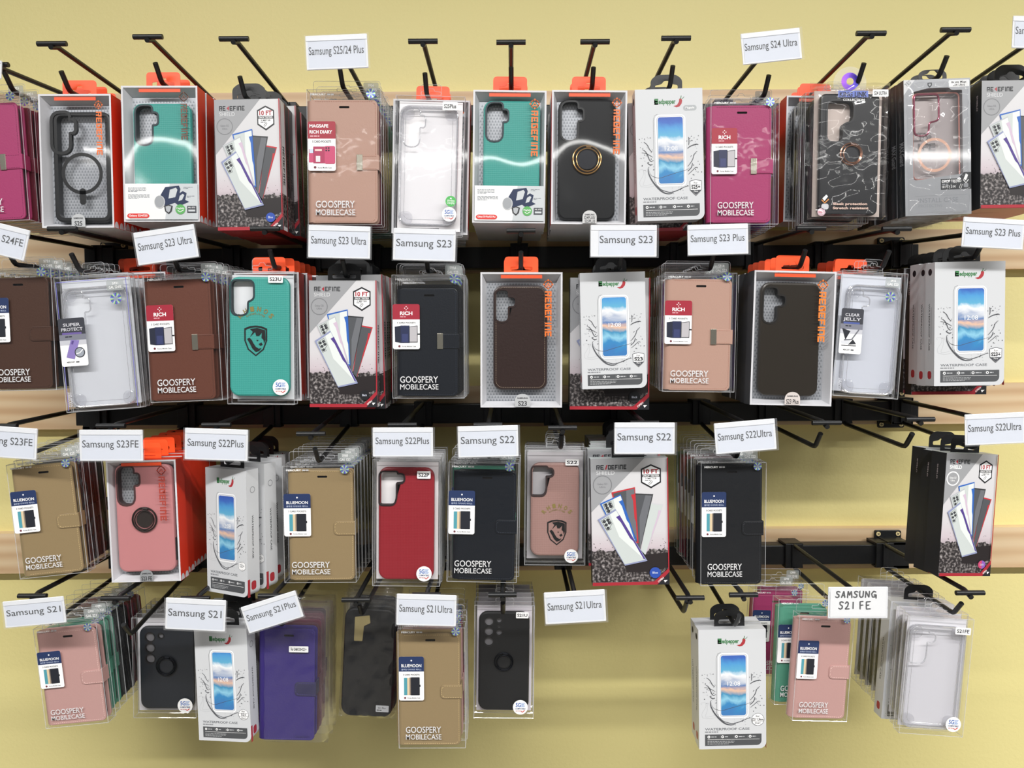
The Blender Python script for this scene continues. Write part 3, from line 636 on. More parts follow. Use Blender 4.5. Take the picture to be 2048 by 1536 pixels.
def wallet(root, W, H, d, p):
    if p.get('style', 'rich') is not None:
        def prints(F):
            F.text('MERCURY', .05, .042, .21, .014, WHITEP, 1, bold=.03); F.lines(.275, .029, .19, 1, .01, .012, mat('b8b8ba', .5), 1)
            if p.get('text', True):
                F.text('GOOSPERY', .105 + p.get('tx', 0), .872, .53, .050, mat('d6d6d8', .5), 1, bold=.008); F.text('MOBILECASE', .105 + p.get('tx', 0), .928, .535, .042, mat('d6d6d8', .5), 1, bold=.008)
        clear_shell(root, W, H, d, prints)
    a0, b0, a1, b1 = p.get('cover', (.085, .07, .93, .988))
    x0, x1 = -W / 2 + a0 * W, -W / 2 + a1 * W; z1, z0 = H * (1 - b0), H * (1 - b1); y0 = .0026; y1 = d - .0015
    m = mat(p['col'], p.get('rough', .4), 0, (500, .18, 'noise'), .3, p.get('coat', 0.0)); dkc = mat(p.get('inner', '2a2626'), .6)
    slot = rr((x0 + x1) / 2 - .0065, z1 - .0105, (x0 + x1) / 2 + .0065, z1 - .0078, .0013)
    b = MB(); b.slab(x0, z0, x1, z1, (.002, .006, .006, .002), y0, y0 + .0028, .0009, m, [slot], dkc)
    b.slab(x0 + .0004, z0, x1, z1, (.002, .006, .006, .002), y1 - .0028, y1, .0009, m)
    b.tube([(x0 + .001, (y0 + y1) / 2, z0 + .001), (x0 + .001, (y0 + y1) / 2, z1 - .001)], (y1 - y0) / 2, m, 12)
    st = mat(p.get('stitch', 'd9b9a0'), .6); e = .0024
    stitches(b, [(x0 + .004, z0 + e), (x1 - .006, z0 + e), (x1 - e, z0 + .006), (x1 - e, z1 - .006), (x1 - .006, z1 - e), (x0 + .004, z1 - e)], y0 - .0001, st)
    cv = b.build('wallet_cover', root)
    b = MB(); b.slab(x0 + .004, z0 + .003, x1 - .0035, z1 - .003, .005, y0 + .0032, y1 - .0034, .0012, dkc); b.build('phone_tray', root)
    s0 = p.get('strap', .535); zc = H * (1 - s0); sh = .0092
    b = MB()
    if p.get('clasp', True):
        sm = m
        b.slab(x1 - .0195, zc - sh, x1 + .002, zc + sh, .0012, y0 - .0011, y0 + .0002, .0005, sm); b.box(x1 + .0004, y0 - .001, zc - sh, x1 + .002, y1, zc + sh, sm)
        stitches(b, [(x1 - .0185, zc - sh + .0014), (x1 - .0005, zc - sh + .0014)], y0 - .0012, st); stitches(b, [(x1 - .0185, zc + sh - .0014), (x1 - .0005, zc + sh - .0014)], y0 - .0012, st)
    else:
        sm = m if not p.get('strapcol') else mat(p['strapcol'], .45)
        b.slab(x1 - .026, zc - sh, x1 + .002, zc + sh, (.005, .0008, .0008, .005), y0 - .0012, y0 + .0002, .0005, sm); b.box(x1 + .0004, y0 - .001, zc - sh, x1 + .002, y1, zc + sh, sm)
        stitches(b, [(x1 + .001, zc - sh + .0016), (x1 - .021, zc - sh + .0016), (x1 - .0244, zc - sh + .005), (x1 - .0244, zc + sh - .005), (x1 - .021, zc + sh - .0016), (x1 + .001, zc + sh - .0016)], y0 - .0013, st)
    sp = b.build('strap', cv)
    if p.get('clasp', True):
        b = MB(); b.slab(x1 - .0262, zc - sh - .0007, x1 - .0186, zc + sh + .0007, .0006, y0 - .0017, y0 + .0002, .0004, mat(p.get('claspcol', 'b9b4a4'), .22, .85)); b.build('metal_clasp', cv)
    if p.get('style', 'rich') is not None:
        tag_card(root, W, H, p.get('style', 'rich')); hologram(root, W, H, p.get('holo', .865), .03)
        clear_header(root, W, H, d - .0012, p.get('model'))

# --- case in a clear box with a backing insert
def case_pack(root, W, H, d, p):
    clear_shell(root, W, H, d)
    ins = p.get('insert')
    if ins:
        b = MB(); b.box(-W / 2 + .003, d - .004, .006, W / 2 - .003, d - .003, H - .004, mat(ins, .6)); b.build('backing_card', root)
    a0, b0, a1, b1 = p['at']; x0, x1 = -W / 2 + a0 * W, -W / 2 + a1 * W; z1, z0 = H * (1 - b0), H * (1 - b1); w = x1 - x0
    if p.get('clear'):
        yf, yb = .002, d - .005; hole = cutout(p['kind'], w, 0, x0, x1, z1)
        b = MB(); b.flat(rr(x0 + .001, z0 + .001, x1 - .001, z1 - .001, .011), yf + .001, GEL, [hole])
        loop = rr(x0, z0, x1, z1, .012, 6)
        b.wall(loop, yf + .001, yb, GEL)
        b.tube([(q[0], yf + .0012, q[1]) for q in loop], .0013, GELR, 8, True); b.tube([(q[0], yb, q[1]) for q in loop], .0009, GELR, 8, True)
        b.tube([(q[0], yf + .0010, q[1]) for q in grow(hole, .0008)], .0009, GELR, 8, True)
        il = rr(x0 + .006, z0 + .006, x1 - .006, z1 - .006, .007, 5); b.tube([(q[0], yf + .0014, q[1]) for q in il], .0004, GELR, 5, True)
        for sx, sz in ((x0, z0), (x1, z0), (x0, z1), (x1, z1)):
            cx = sx + (.008 if sx == x0 else -.008); cz = sz + (.008 if sz == z0 else -.008); b.slab(cx - .0085, cz - .0085, cx + .0085, cz + .0085, .007, yf + .0016, yb - .001, .001, GEL)
        pc = b.build('phone_case', root, label='clear see-through phone case')
    else:
        pc = phone_case(root, 'phone_case', x0, z0, x1, z1, .002, d - .006, p['m'], p['kind'], p.get('rim', BLACKM), .012)
        if p['kind'].startswith('lens'):
            b = MB()
            for q in [circ(x0 + .2 * w, z1 - (.20 + .20 * i) * w, .085 * w) for i in range(3)] + [circ(x0 + .40 * w, z1 - .175 * w, .05 * w)] + ([circ(x0 + .40 * w, z1 - .30 * w, .032 * w), circ(x0 + .40 * w, z1 - .42 * w, .057 * w)] if p['kind'] == 'lens5' else []): b.flat(q, .0045, mat('6d6c70', .4))
            b.build('lens_backing', pc)
        if p.get('ring'): ring_holder(pc, x0 + w * .5, z1 - (z1 - z0) * p['ring'], .2 * w, .002, mat('23252a', .25, .7), p['m'])
        if p.get('rhino'):
            b = MB(); F = Face(b, W, H, y=.0017); ca, cb, s = p['rhino']; gd = mat('9a8a50', .35, .3); q_ = W / H
            for i, ch in enumerate('RHINOS'):
                t = R(140 - i * 20); F.text(ch, ca + .60 * s * math.cos(t) * 1.05, cb - (.60 * s * math.sin(t) - .20 * s) * q_, .13 * s, .16 * s * q_, gd, 1, t - math.pi / 2, .03, True)
            for i in range(11):
                t = R(125 - i * 7); F.text('RUGGED CASE'[i] if i != 6 else '.', ca + .49 * s * math.cos(t), cb - (.49 * s * math.sin(t) - .2 * s) * q_, .045 * s, .055 * s * q_, gd, 1, t - math.pi / 2, .02, True)
            E = lambda pts: [(ca + x * s, cb + (y + .62) * s * q_) for x, y in pts]
            sh = [(-.40, -.42), (-.2, -.50), (0, -.52), (.2, -.50), (.40, -.42), (.40, 0), (.28, .32), (0, .55), (-.28, .32), (-.40, 0)]
            F.poly(E(sh), BLACKM, 1, [E([(x * .87, y * .89 + .005) for x, y in sh])])
            F.poly(E([(-.2, -.40), (.05, -.44), (.33, -.36), (.34, -.02), (.29, .1), (.27, -.02), (.2, -.10), (.22, -.28), (.12, -.16), (.02, -.16), (-.02, -.30), (-.12, -.20), (-.2, -.12), (-.1, -.3)]), BLACKM, 2)
            F.poly(E([(-.30, -.05), (-.2, .12), (-.12, .28), (.0, .40), (.12, .36), (.2, .26), (.1, .28), (.0, .22), (-.08, .1), (-.14, -.02), (-.22, -.1)]), BLACKM, 2)
            F.poly(E([(.02, -.02), (.10, -.02), (.06, .03)]), BLACKM, 2); F.poly(E([(.1, .12), (.2, .06), (.24, .14), (.16, .19)]), BLACKM, 2)
            b.build('rhino_emblem', pc)
    if p.get('tagstyle'): tag_card(root, W, H, p['tagstyle'], *p.get('tagat', (.01, .31, .36, .66)))
    if p.get('st5'): sticker5g(root, W, H, *p['st5'])
    if p.get('green'):
        b = MB(); F = Face(b, W, H, y=-.0009); a, c = p['green']; x, z = F.P(a, c); b.flat(circ(x, z, .078 * W), F.Y(0), mat('4fb35a', .5)); F.text('Wireless', a - .055, c + .002, .11, .014, WHITEP, 1); F.text('Charging', a - .055, c + .018, .11, .014, WHITEP, 1); F.rect(a - .012, c - .025, a + .012, c - .015, WHITEP, 1); b.build('charging_sticker', root)
    if p.get('ms'): model_sticker(root, W, H, *p['ms'])
    if p.get('holo'): hologram(root, W, H, *p['holo'])
    if p.get('inlabel'):
        b = MB(); F = Face(b, W, H, y=-.0007); a, c = p['inlabel'][0:2]; F.rect(a, c, a + .23, c + .075, film('grey_label', .62, .03, 3, hazecol='a9afae'), 0, r=.02); t = p['inlabel'][2].split('|'); F.text(t[0], a + .08, c + .03, .08, .015, WHITEP, 1); F.text(t[1], a + .03, c + .06, .17, .019, WHITEP, 1); b.build('model_label', root)
    if p.get('side'):
        b = MB(); F = Face(b, W, H, y=-.0006); F.text('GOOSPERY', p['side'], .96, .20, .014 * 2, mat('d0d2da', .5), 1, math.pi / 2); b.build('printed_name', root)
    if p.get('bluedge'):
        b = MB(); F = Face(b, W, H, y=-.0005); bl = mat('7a78c8', .4)
        for q in (((.02, .04), (.965, .035)), ((.02, .04), (.03, .99)), ((.965, .035), (.97, .985))): F.line(q, .008, bl, 1)
        b.build('printed_border', root)
    clear_header(root, W, H, d * .5, None, p.get('hw', .30), .0165)

# --- printed carton with five phone cases fanned out
def shield_box(root, W, H, d, p):
    dark = mat('26272b', .35); gy = mat('9c9da0', .3); red = mat('a62d38', .35); v = p.get('var', 0)
    b = MB(); b.box(-W / 2, 0, 0, W / 2, d, H, {'f': SHPRINT, 'l': dark, 'r': mat('d8d6d8', .35) if not p.get('darkr') else dark, 't': mat('c9d2d2', .35), 'b': dark, 'd': red})
    F = Face(b, W, H); lk = mat('e9edec', .3)
    F.poly([(0, 0), (.70, 0), (0, .42)], gy, 1)
    F.block('RE' if v == 1 else 'RE', .075, .085, .105, .036, INK, 2)
    if v == 1: F.poly([(.185, .085), (.205, .049), (.222, .049), (.202, .085)], red, 2); F.block('DEFINE', .225, .085, .245, .036, INK, 2)
    else:
        F.poly([(.187, .067), (.225, .049), (.225, .085)], red, 2); F.block('EFINE', .235, .085, .235, .036, INK, 2)
    F.text('SHIELD', .075, .125, .235, .028, mat('d9dadc', .35) if v != 2 else WHITEP, 2, bold=-.004 if v != 2 else .02)
    cm = mat('7c7d80', .3) if v != 2 else WHITEP
    F.circ(.15, .205, .125, cm, 2, .012 if v != 2 else .02)
    F.text('Galaxy S22', .085, .205, .13, .014, cm, 2); F.text('Ultra', .11, .228, .08, .014, cm, 2)
    # badge
    F.poly([(.65, .085), (.78, .05), (.91, .085), (.91, .195), (.78, .24), (.65, .195)], dark, 2); F.poly([(.667, .094), (.78, .063), (.893, .094), (.893, .187), (.78, .226), (.667, .187)], WHITEP, 3)
    F.text('10 FT', .685, .122, .19, .032, red, 4, bold=.035); F.rect(.66, .13, .90, .15, dark, 4); F.text('DROP TESTED', .675, .1455, .21, .011, WHITEP, 5, bold=.03); F.text('3 METER', .705, .168, .15, .012, INK, 4); F.lines(.70, .174, .16, 1, .01, .004, INK, 4); F.line([(.76, .212), (.75, .2), (.79, .178), (.80, .186), (.77, .208)], .007, INK, 4)
    # five cases
    def phone(q, fr, inn, l, cams=False, side=None, shade=None):
        F.poly(q, fr, l); c = (sum(t[0] for t in q) / 4, sum(t[1] for t in q) / 4); i = [(c[0] + (t[0] - c[0]) * .9, c[1] + (t[1] - c[1]) * .95) for t in q]; F.poly(i, inn, l + 1)
        L = lambda s, t: tuple((i[0][k] * (1 - s) + i[1][k] * s) * (1 - t) + (i[3][k] * (1 - s) + i[2][k] * s) * t for k in (0, 1))
        if shade: F.poly([L(.62, 0), L(1, 0), L(1, 1), L(.45, .45)], shade, l + 2)
        if side: F.poly([L(.82, .1), L(1.04, .1), L(1.04, .98), L(.97, .98), L(.97, .62), L(.90, .55), L(.90, .22)], side, l + 3)
        if cams:
            for s, t in ((.17, .06), (.17, .135), (.17, .21), (.37, .07), (.37, .13)): F.circ(*L(s, t), .021, dark, l + 3, n=14); F.circ(*L(s, t), .012, mat('4a4c52', .3), l + 4, n=10)
            F.line([L(.06, .02), L(.47, .02), L(.47, .17), L(.29, .2), L(.29, .25), L(.06, .25), L(.06, .02)], .006, dark, l + 2)
    lg = mat('c6cdcb', .3); bl = mat('3566b8', .3); bk = mat('3a3b3d', .3); gk = mat('54565a', .3); pk = mat('cdb9cc', .3); pu = mat('55418a', .3); rd = mat('c0363e', .3); sh1 = mat('dfe4e2', .3); shd = mat('6e7075', .3)
    Q = [[(.263, .265), (.57, .227), (.606, .67), (.45, .66)], [(.56, .276), (.806, .286), (.62, .74), (.52, .65)], [(.76, .351), (.939, .368), (.687, .777), (.63, .74)], [(.111, .351), (.384, .281), (.58, .65), (.36, .66)], [(.08, .476), (.313, .395), (.717, .811), (.424, .845)]]
    if v == 0 or v == 2:
        phone(Q[2], rd, gk, 2, side=rd); phone(Q[1], bk, gk, 6, shade=shd); phone(Q[0], bl, lg, 10, side=bl, shade=sh1); phone(Q[3], mat('b9bcc0', .3), lg, 14, True, pk, sh1)
    else:
        phone(Q[2], mat('c9c9cd', .3), lg, 2, side=pk); phone(Q[1], bk, gk, 6, shade=shd); phone(Q[0], rd, gk, 10, side=rd, shade=shd); phone(Q[3], bl, lg, 14, True, bl, sh1)
    # rubble, dust specks, red foot with its cut corner
    rg = random.Random(11 + v); top = [(k / 40, .725 + rg.uniform(-.012, .014)) for k in range(41)]
    F.poly([(0, .975)] + top + [(1, .9)] + [(.9, .975)], RUBBLE, 2)
    F.poly([(.42, .845), (.70, .76), (1, .75), (1, .86), (.80, .90), (.45, .90)], mat('2a2526', .35), 3)
    for k in range(46):
        a, c = rg.uniform(.02, .98), .73 - abs(rg.gauss(0, .045)); s = rg.uniform(.003, .010); F.poly([(a - s, c), (a, c - s * .5), (a + s * .8, c + s * .2), (a + s * .1, c + s * .5)], mat('55504f', .4), 2)
    phone(Q[4], mat('8f96b8', .3), lg, 18, True, pu, sh1)
    F.poly([(0, 1), (0, .975), (.80, .975), (.985, .875), (.985, .0), (1, 0), (1, 1)], red, 24)
    F.poly([(.84, 1), (1, .9), (1, 1)], dark, 25); F.poly([(.925, .965), (.975, .965), (.94, .985)], WHITEP, 26); F.text('OPEN', .86, .985, .09, .014, WHITEP, 26, R(40))
    x, z = F.P(.815, .905); b.flat(circ(x, z, .072 * W), F.Y(26), mat({'b': '2f4fa8', 'k': '1d1e21', 'm': '8a5ab0'}[p.get('dot', 'b')], .4)); F.text({'b': 'Blue', 'k': 'Black', 'm': 'Colorful'}[p.get('dot', 'b')], .78, .912, .07, .016, mat('cfd4e4', .5), 27)
    if p.get('dot') == 'm': b.flat([q for q in circ(x, z, .072 * W) if q[0] <= x + .0001], F.Y(26.5), mat('c2486f', .4))
    # left side: name reading upwards; right side: red seam
    G = Face(b, d, H, F=lambda x, z, y: (-W / 2 + (y - 0), d / 2 - x, z)); G.text('SHIELD', .42, .10, .019 / d, .016 * .0175 / d, mat('c9b9bb', .4), 1, -math.pi / 2, 0)
    G2 = Face(b, d, H, F=lambda x, z, y: (W / 2 - y, d / 2 + x, z)); G2.rect(0, 0, .12, 1, red, 1); G2.rect(.15, .72, 1, .97, RUBBLE, 1); G2.block('REDEFINE', .35, .35, 0, 0, INK, 1, -math.pi / 2, .05, d * .4)
    b.build('carton', root)
    hang_tab(root, W, H, d * .5, BLACKM, .042, .0225, style='black')

# --- white carton of a waterproof case
def waterproof(root, W, H, d, p):
    lw = mat('cdcfd2', .3); gn = mat('3c7a4a', .45); chili = mat('a8323a', .4); gry = mat('8a8c90', .5); ink = mat('4a4c52', .5)
    b = MB(); r = .0085
    out = rr(-W / 2, 0, W / 2, H, (.0003, r, .0003, .0003), 6)
    b.flat(out, 0, lw); b.flat(out, d, lw); b.wall(out, 0, d, lw); F = Face(b, W, H)
    F.block('E', .285, .118, .07, .045, gn, 1); F.text('edpepper', .35, .113, .25, .034, gn, 1, bold=.035); F.rect(.285, .083, .345, .118, gn, 1, .008)
    F.poly(fillet([F_ for F_ in ((.565, .132), (.62, .125), (.65, .10), (.655, .078), (.685, .075), (.70, .09), (.69, .115), (.655, .137), (.61, .142))], .006), chili, 1); F.line([(.665, .082), (.68, .07), (.685, .055)], .01, gn, 2); F.line([(.695, .078), (.72, .07)], .008, gn, 2); F.circ(.725, .065, .008, ink, 1, .002, 10)
    if p.get('mag'): F.rect(.71, .128, .91, .17, mat('a9adb0', .5), 1, r=.04); F.text('Magsafe', .745, .154, .13, .014, WHITEP, 2)
    # drawn phone
    F.line([(q[0], q[1]) for q in [(.30, .725), (.265, .70), (.262, .24), (.285, .20), (.33, .190)]], .004, ink, 1); F.rect(.285, .192, .745, .745, mat('b9bcc2', .5), 1, r=.07); F.rect(.289, .1945, .741, .7425, mat('f1f2f4', .4), 2, r=.066)
    F.rect(.312, .205, .72, .73, mat('a8abb2', .5), 3, r=.05); F.rect(.318, .208, .714, .727, mat('dcdee2', .4), 4, r=.046); F.rect(.33, .215, .70, .718, SCREEN, 5, r=.035)
    F.text('12:08', .425, .468, .19, .034, WHITEP, 7, bold=.0)
    # splash
    rg = random.Random(5)
    def drop(a, c, s, l=6): F.poly([(a + s * math.cos(t) * rg.uniform(.6, 1.2), c + .56 * s * math.sin(t) * rg.uniform(.5, 1.2)) for t in [k * math.pi / 3 for k in range(6)]], ink, l)
    def curl(pts, w, l=6): F.line(fillet(pts, .05, 5), w, ink, l, True)
    curl([(.175, .58), (.17, .63), (.22, .69), (.30, .745), (.38, .785), (.47, .80), (.56, .79)], .020); curl([(.17, .60), (.21, .655), (.33, .68), (.45, .66), (.58, .64), (.74, .62), (.80, .60)], .006); curl([(.26, .70), (.35, .765), (.5, .79), (.62, .77), (.72, .745), (.78, .74)], .010)
    curl([(.25, .55), (.20, .545), (.17, .50), (.14, .47), (.10, .455)], .012); curl([(.25, .48), (.20, .46), (.17, .42), (.10, .39)], .010); curl([(.26, .52), (.2, .50), (.15, .485), (.06, .475)], .007); curl([(.25, .57), (.2, .575), (.15, .55)], .012)
    curl([(.745, .46), (.82, .435), (.90, .425), (.93, .43)], .014); curl([(.75, .60), (.80, .57), (.84, .54), (.86, .50), (.92, .47)], .010); curl([(.75, .66), (.82, .63), (.88, .60), (.92, .605)], .008); curl([(.745, .64), (.82, .60), (.84, .56)], .012); curl([(.78, .44), (.79, .40), (.78, .36)], .010)
    for (a0, a1, c0, c1, n) in ((.05, .26, .36, .62, 34), (.75, .97, .36, .70, 30), (.5, .8, .73, .80, 12)):
        for k in range(n): drop(rg.uniform(a0, a1), rg.uniform(c0, c1), rg.uniform(.003, .009))
    lt = mat('b4b6ba', .5)
    F.line(fillet([(.01, .61), (.10, .605), (.11, .64), (.04, .70), (.05, .735), (.16, .745), (.29, .73)], .04, 4), .004, lt, 1); F.line(fillet([(.12, .61), (.13, .68), (.08, .73), (.2, .725), (.28, .70)], .04, 4), .004, lt, 1)
    # model badge
    bt = p.get('badge', ('For', 'S23', 'More', 's')); a, c = .875, .755
    if bt[3] == 's':
        sh = [(a - .09, c - .05), (a, c - .062), (a + .09, c - .05), (a + .085, c + .02), (a, c + .065), (a - .085, c + .02)]; F.poly(sh, ink, 6); F.poly([(a + (q[0] - a) * .92, c + (q[1] - c) * .92) for q in sh], WHITEP, 7); F.poly([(a - .078, c + .019), (a + .078, c + .019), (a, c + .058)], ink, 8)
        F.text(bt[0], a - .028, c - .028, .056, .014, INK, 8); F.rect(a - .07, c - .021, a + .07, c - .019, ink, 8); F.text(bt[1], a - .066, c + .009, .132, .026, INK, 8, bold=.04); F.text(bt[2], a - .03, c + .035, .06, .012, WHITEP, 9)
    elif bt[3] == 'h':
        hx = [(a + .095 * math.sin(k * math.pi / 3), c - .095 * W / H * math.cos(k * math.pi / 3)) for k in range(6)]; F.poly(hx, gry, 6); F.poly([(a + (q[0] - a) * .95, c + (q[1] - c) * .95) for q in hx], WHITEP, 7); F.text(bt[1], a - .055, c + .008, .11, .022, ink, 8); F.text(bt[0], a - .03, c - .025, .05, .01, ink, 8); F.text('A', a - .01, c + .035, .025, .012, ink, 8)
    else:
        F.circ(a, c, .095, WHITEP, 6); F.circ(a, c, .095, ink, 7, .005); F.text(bt[0], a - .03, c - .021, .06, .014, INK, 8); F.rect(a - .08, c - .012, a + .08, c - .010, ink, 8); F.rect(a - .088, c + .016, a + .088, c + .018, ink, 8); F.text(bt[1], a - (.045 if len(bt[1]) < 5 else .085), c + .010, .09 if len(bt[1]) < 5 else .17, .018, INK, 8, bold=.02); F.text(bt[2], a - .04, c + .037, .08, .014, INK, 8)
    F.text('WATERPROOF CASE', .088, .842, .665, .0185, mat('6a6d72', .4), 1, bold=.02); F.lines(.088, .851, .42, 1, .01, .010, gry, 1)
    gd = mat('4d4f52', .5); F.rect(.087, .876, .93, .972, gd, 1, r=(.002, .07, .002, .002))
    for k in range(4):
        q = .145 + k * .205; F.circ(q, .897, .021, WHITEP, 2, n=14); F.circ(q, .897, .010, gd, 3, n=8); F.lines(q + .035, .893, .10, 1, .01, .008, mat('b8babd', .5), 2, k)
        if k: F.rect(q - .035, .887, q - .032, .91, mat('9a9c9e', .5), 2)
    F.rect(.125, .919, .90, .9215, WHITEP, 2); F.lines(.125, .933, .40, 3, .011, .005, mat('a9abad', .5), 2, 9)
    G = Face(b, d, H, F=lambda x, z, y: (-W / 2 + y, d / 2 - x, z)); G.circ(.5, .075, .2, INK, 1); G.text('WATERPROOF CASE', .38, .33, 2.6 * .5 * (.165 / d) * .28, .13 * d / H, INK, 1, -math.pi / 2); G.lines(.62, .36, .1, 1, 1, .3, gry, 1); G.rect(.3, .88, .7, .945, chili, 1, r=.15)
    G = Face(b, d, H, F=lambda x, z, y: (W / 2 - y, d / 2 + x, z)); G.text('WATERPROOF CASE', .42, .36, .056 / d, .0026 / H * 1.0 * d / .0215, INK, 1, -math.pi / 2); G.circ(.5, .16, .2, gry, 1, .04, 16); G.rect(.3, .88, .7, .95, chili, 1, r=.15); G.rect(0, .86, .2, 1, chili, 1)
    b.build('carton', root)
    # glued flap at the top that carries the black hanger
    hang_tab(root, W, H, d * .55, BLACKM, .040, .0215, style='black')

# --- grey carton with a window, rose clear case behind it
def grey_window_box(root, W, H, d, p):
    gb = mat('a4a6aa', .3, .25); dk = mat('2b2f33', .4); rs = mat('d59a90', .25, .6)
    b = MB(); o = [(-W / 2, 0), (W / 2, 0), (W / 2, H), (-W / 2, H)]; F = Face(b, W, H)
    win = fillet([F.P(.13, .09), F.P(.36, .065), F.P(.68, .065), F.P(.72, .085), F.P(.88, .085), F.P(.88, .70), F.P(.13, .74)], .002)
    b.flat(o, 0, gb, [win]); b.wall(win, 0, .010, mat('8d9094', .4)); b.box(-W / 2, 0, 0, W / 2, d, H, {'l': dk, 'r': gb, 'b': gb, 't': gb, 'd': gb}, skip='f')
    b.flat([F.P(.1, .05), F.P(.9, .05), F.P(.9, .76), F.P(.1, .76)], .011, mat('b3a9a8', .35, .2))
    F.poly([(0, 0), (.17, 0), (0, .11)], mat('d9dadc', .35), 1); F.text('YES', .035, .05, .10, .025, gry_(), 2, R(35)); F.rect(.68, .012, .985, .062, WHITEP, 1, r=.012); F.text('Beetle Mags', .72, .034, .22, .014, INK, 2); F.text('S24 Ultra', .74, .056, .18, .015, INK, 2)
    F.poly([(.36, .025), (.425, .025), (.425, .045), (.39, .062), (.36, .045)], dk, 1); F.poly([(.375, .031), (.41, .031), (.41, .042), (.39, .052), (.375, .042)], gb, 2)
    F.poly([(.54, .735), (.80, .735), (.89, .69), (1, .69), (1, .815), (.54, .815)], mat('2a2c2f', .4), 1); F.text('DROP TESTED', .56, .762, .29, .018, WHITEP, 2, bold=.03); F.lines(.56, .771, .2, 1, .01, .008, gry_(), 2); F.text('10 FT | 3 M', .56, .803, .2, .018, WHITEP, 2, bold=.02)
    F.poly([(.885, .74), (.92, .70), (.955, .712), (.92, .752)], WHITEP, 2); F.line([(.88, .745), (.92, .77), (.96, .745)], .012, WHITEP, 2); F.rect(.885, .77, .955, .802, gry_(), 2, r=.02); F.line([(.82, .805), (.84, .775), (.865, .78), (.845, .81), (.82, .805)], .006, WHITEP, 2)
    F.rect(.15, .855, .93, .857, gry_(), 1); F.text('INSTALL CASE', .2, .905, .6, .032, mat('8b8e93', .3), 1, bold=0); F.text('PROTECTIVE', .2, .94, .36, .022, mat('94979b', .3), 1, bold=0)
    G = Face(b, d, H, F=lambda x, z, y: (-W / 2 + y, d / 2 - x, z)); G.text('MAX Guard', .4, .45, 1.5, .06, gry_(), 1, -math.pi / 2)
    b.build('carton', root)
    # the case
    x0, z1 = F.P(.14, .09); x1, z0 = F.P(.87, .735); w = x1 - x0
    b = MB(); loop = rr(x0 + .001, z0 + .001, x1 - .001, z1 - .001, .006); q = cutout('wide', w, 0, x0 + .0015, x1 + .0015, z1 - .001)
    b.flat(loop, .004, GEL, [q]); b.tube([(k[0], .0045, k[1]) for k in loop], .0011, rs, 8, True); pc = b.build('phone_case', root, label='clear phone case with rose rim')
    b = MB(); b.tube([(k[0], .0032, k[1]) for k in q], .0012, mat('b5647a', .2, .7), 8, True); b.build('camera_rim', pc)
    b = MB(); x, z = F.P(.475, .55); b.flat(circ(x, z, .255 * W, 40), .0035, mat('dcae98', .4), [circ(x, z, .215 * W, 40)]); b.flat(rr(x - .003, z - .042, x + .003, z - .030, .0028), .0035, mat('dcae98', .4)); b.build('magnet_ring', pc)
    b = MB(); b.add([(-W / 2, -.0003, 0), (W / 2, -.0003, 0), (W / 2, -.0003, H), (-W / 2, -.0003, H)], [(0, 1, 2, 3)], FILM); b.build('window_film', root)
    b = MB(); F = Face(b, W, H, y=.0108); tx = mat('6a6466', .4); F.text('Designed in', .16, .385, .35, .018, tx, 1); F.text('FOR', .30, .43, .2, .035, tx, 1, bold=.03); F.text('LIFE', .16, .51, .38, .055, tx, 1, bold=.03); b.build('inner_print', root)
    bag(root, W * 1.04, H * 1.03, d, 4); hang_tab(root, W, H, d * .5, BLACKM, .036, .015, style='black')
def gry_(): return mat('8d8f93', .5)
def bag(root, W, H, d, seed, name='plastic_bag', z=-.003, x=0.0, flap=0.0):
    """crinkled clear bag: front and back sheets pressed together at the edges"""
    rg = random.Random(seed); b = MB(); nx, nz = 14, 26
    for sd in (0, 1):
        vs = []
        for j in range(nz + 1):
            for k in range(nx + 1):
                a, c = k / nx, j / nz; edge = min(1, 22 * min(a, 1 - a)) * min(1, 30 * min(c, 1 - c)); j1 = rg.uniform(-1, .5) * .0024
                y = (-.0022 + min(j1, .0012) * edge) if sd == 0 else d + .0012 - j1 * .3 * edge
                y = y * edge + (d * .5) * (1 - edge) if sd == 1 or edge < .5 else y
                rx = rg.uniform(-.0009, .0009) if k in (0, nx) else 0; rz = rg.uniform(-.0009, .0009) if j in (0, nz) else 0
                vs.append((x - W / 2 + a * W + rx, y, z + c * (H + flap) + rz))
        b.add(vs, [(j * (nx + 1) + k, j * (nx + 1) + k + 1, (j + 1) * (nx + 1) + k + 1, (j + 1) * (nx + 1) + k) for j in range(nz) for k in range(nx)], BAG)
    return b.build(name, root, smooth=False)
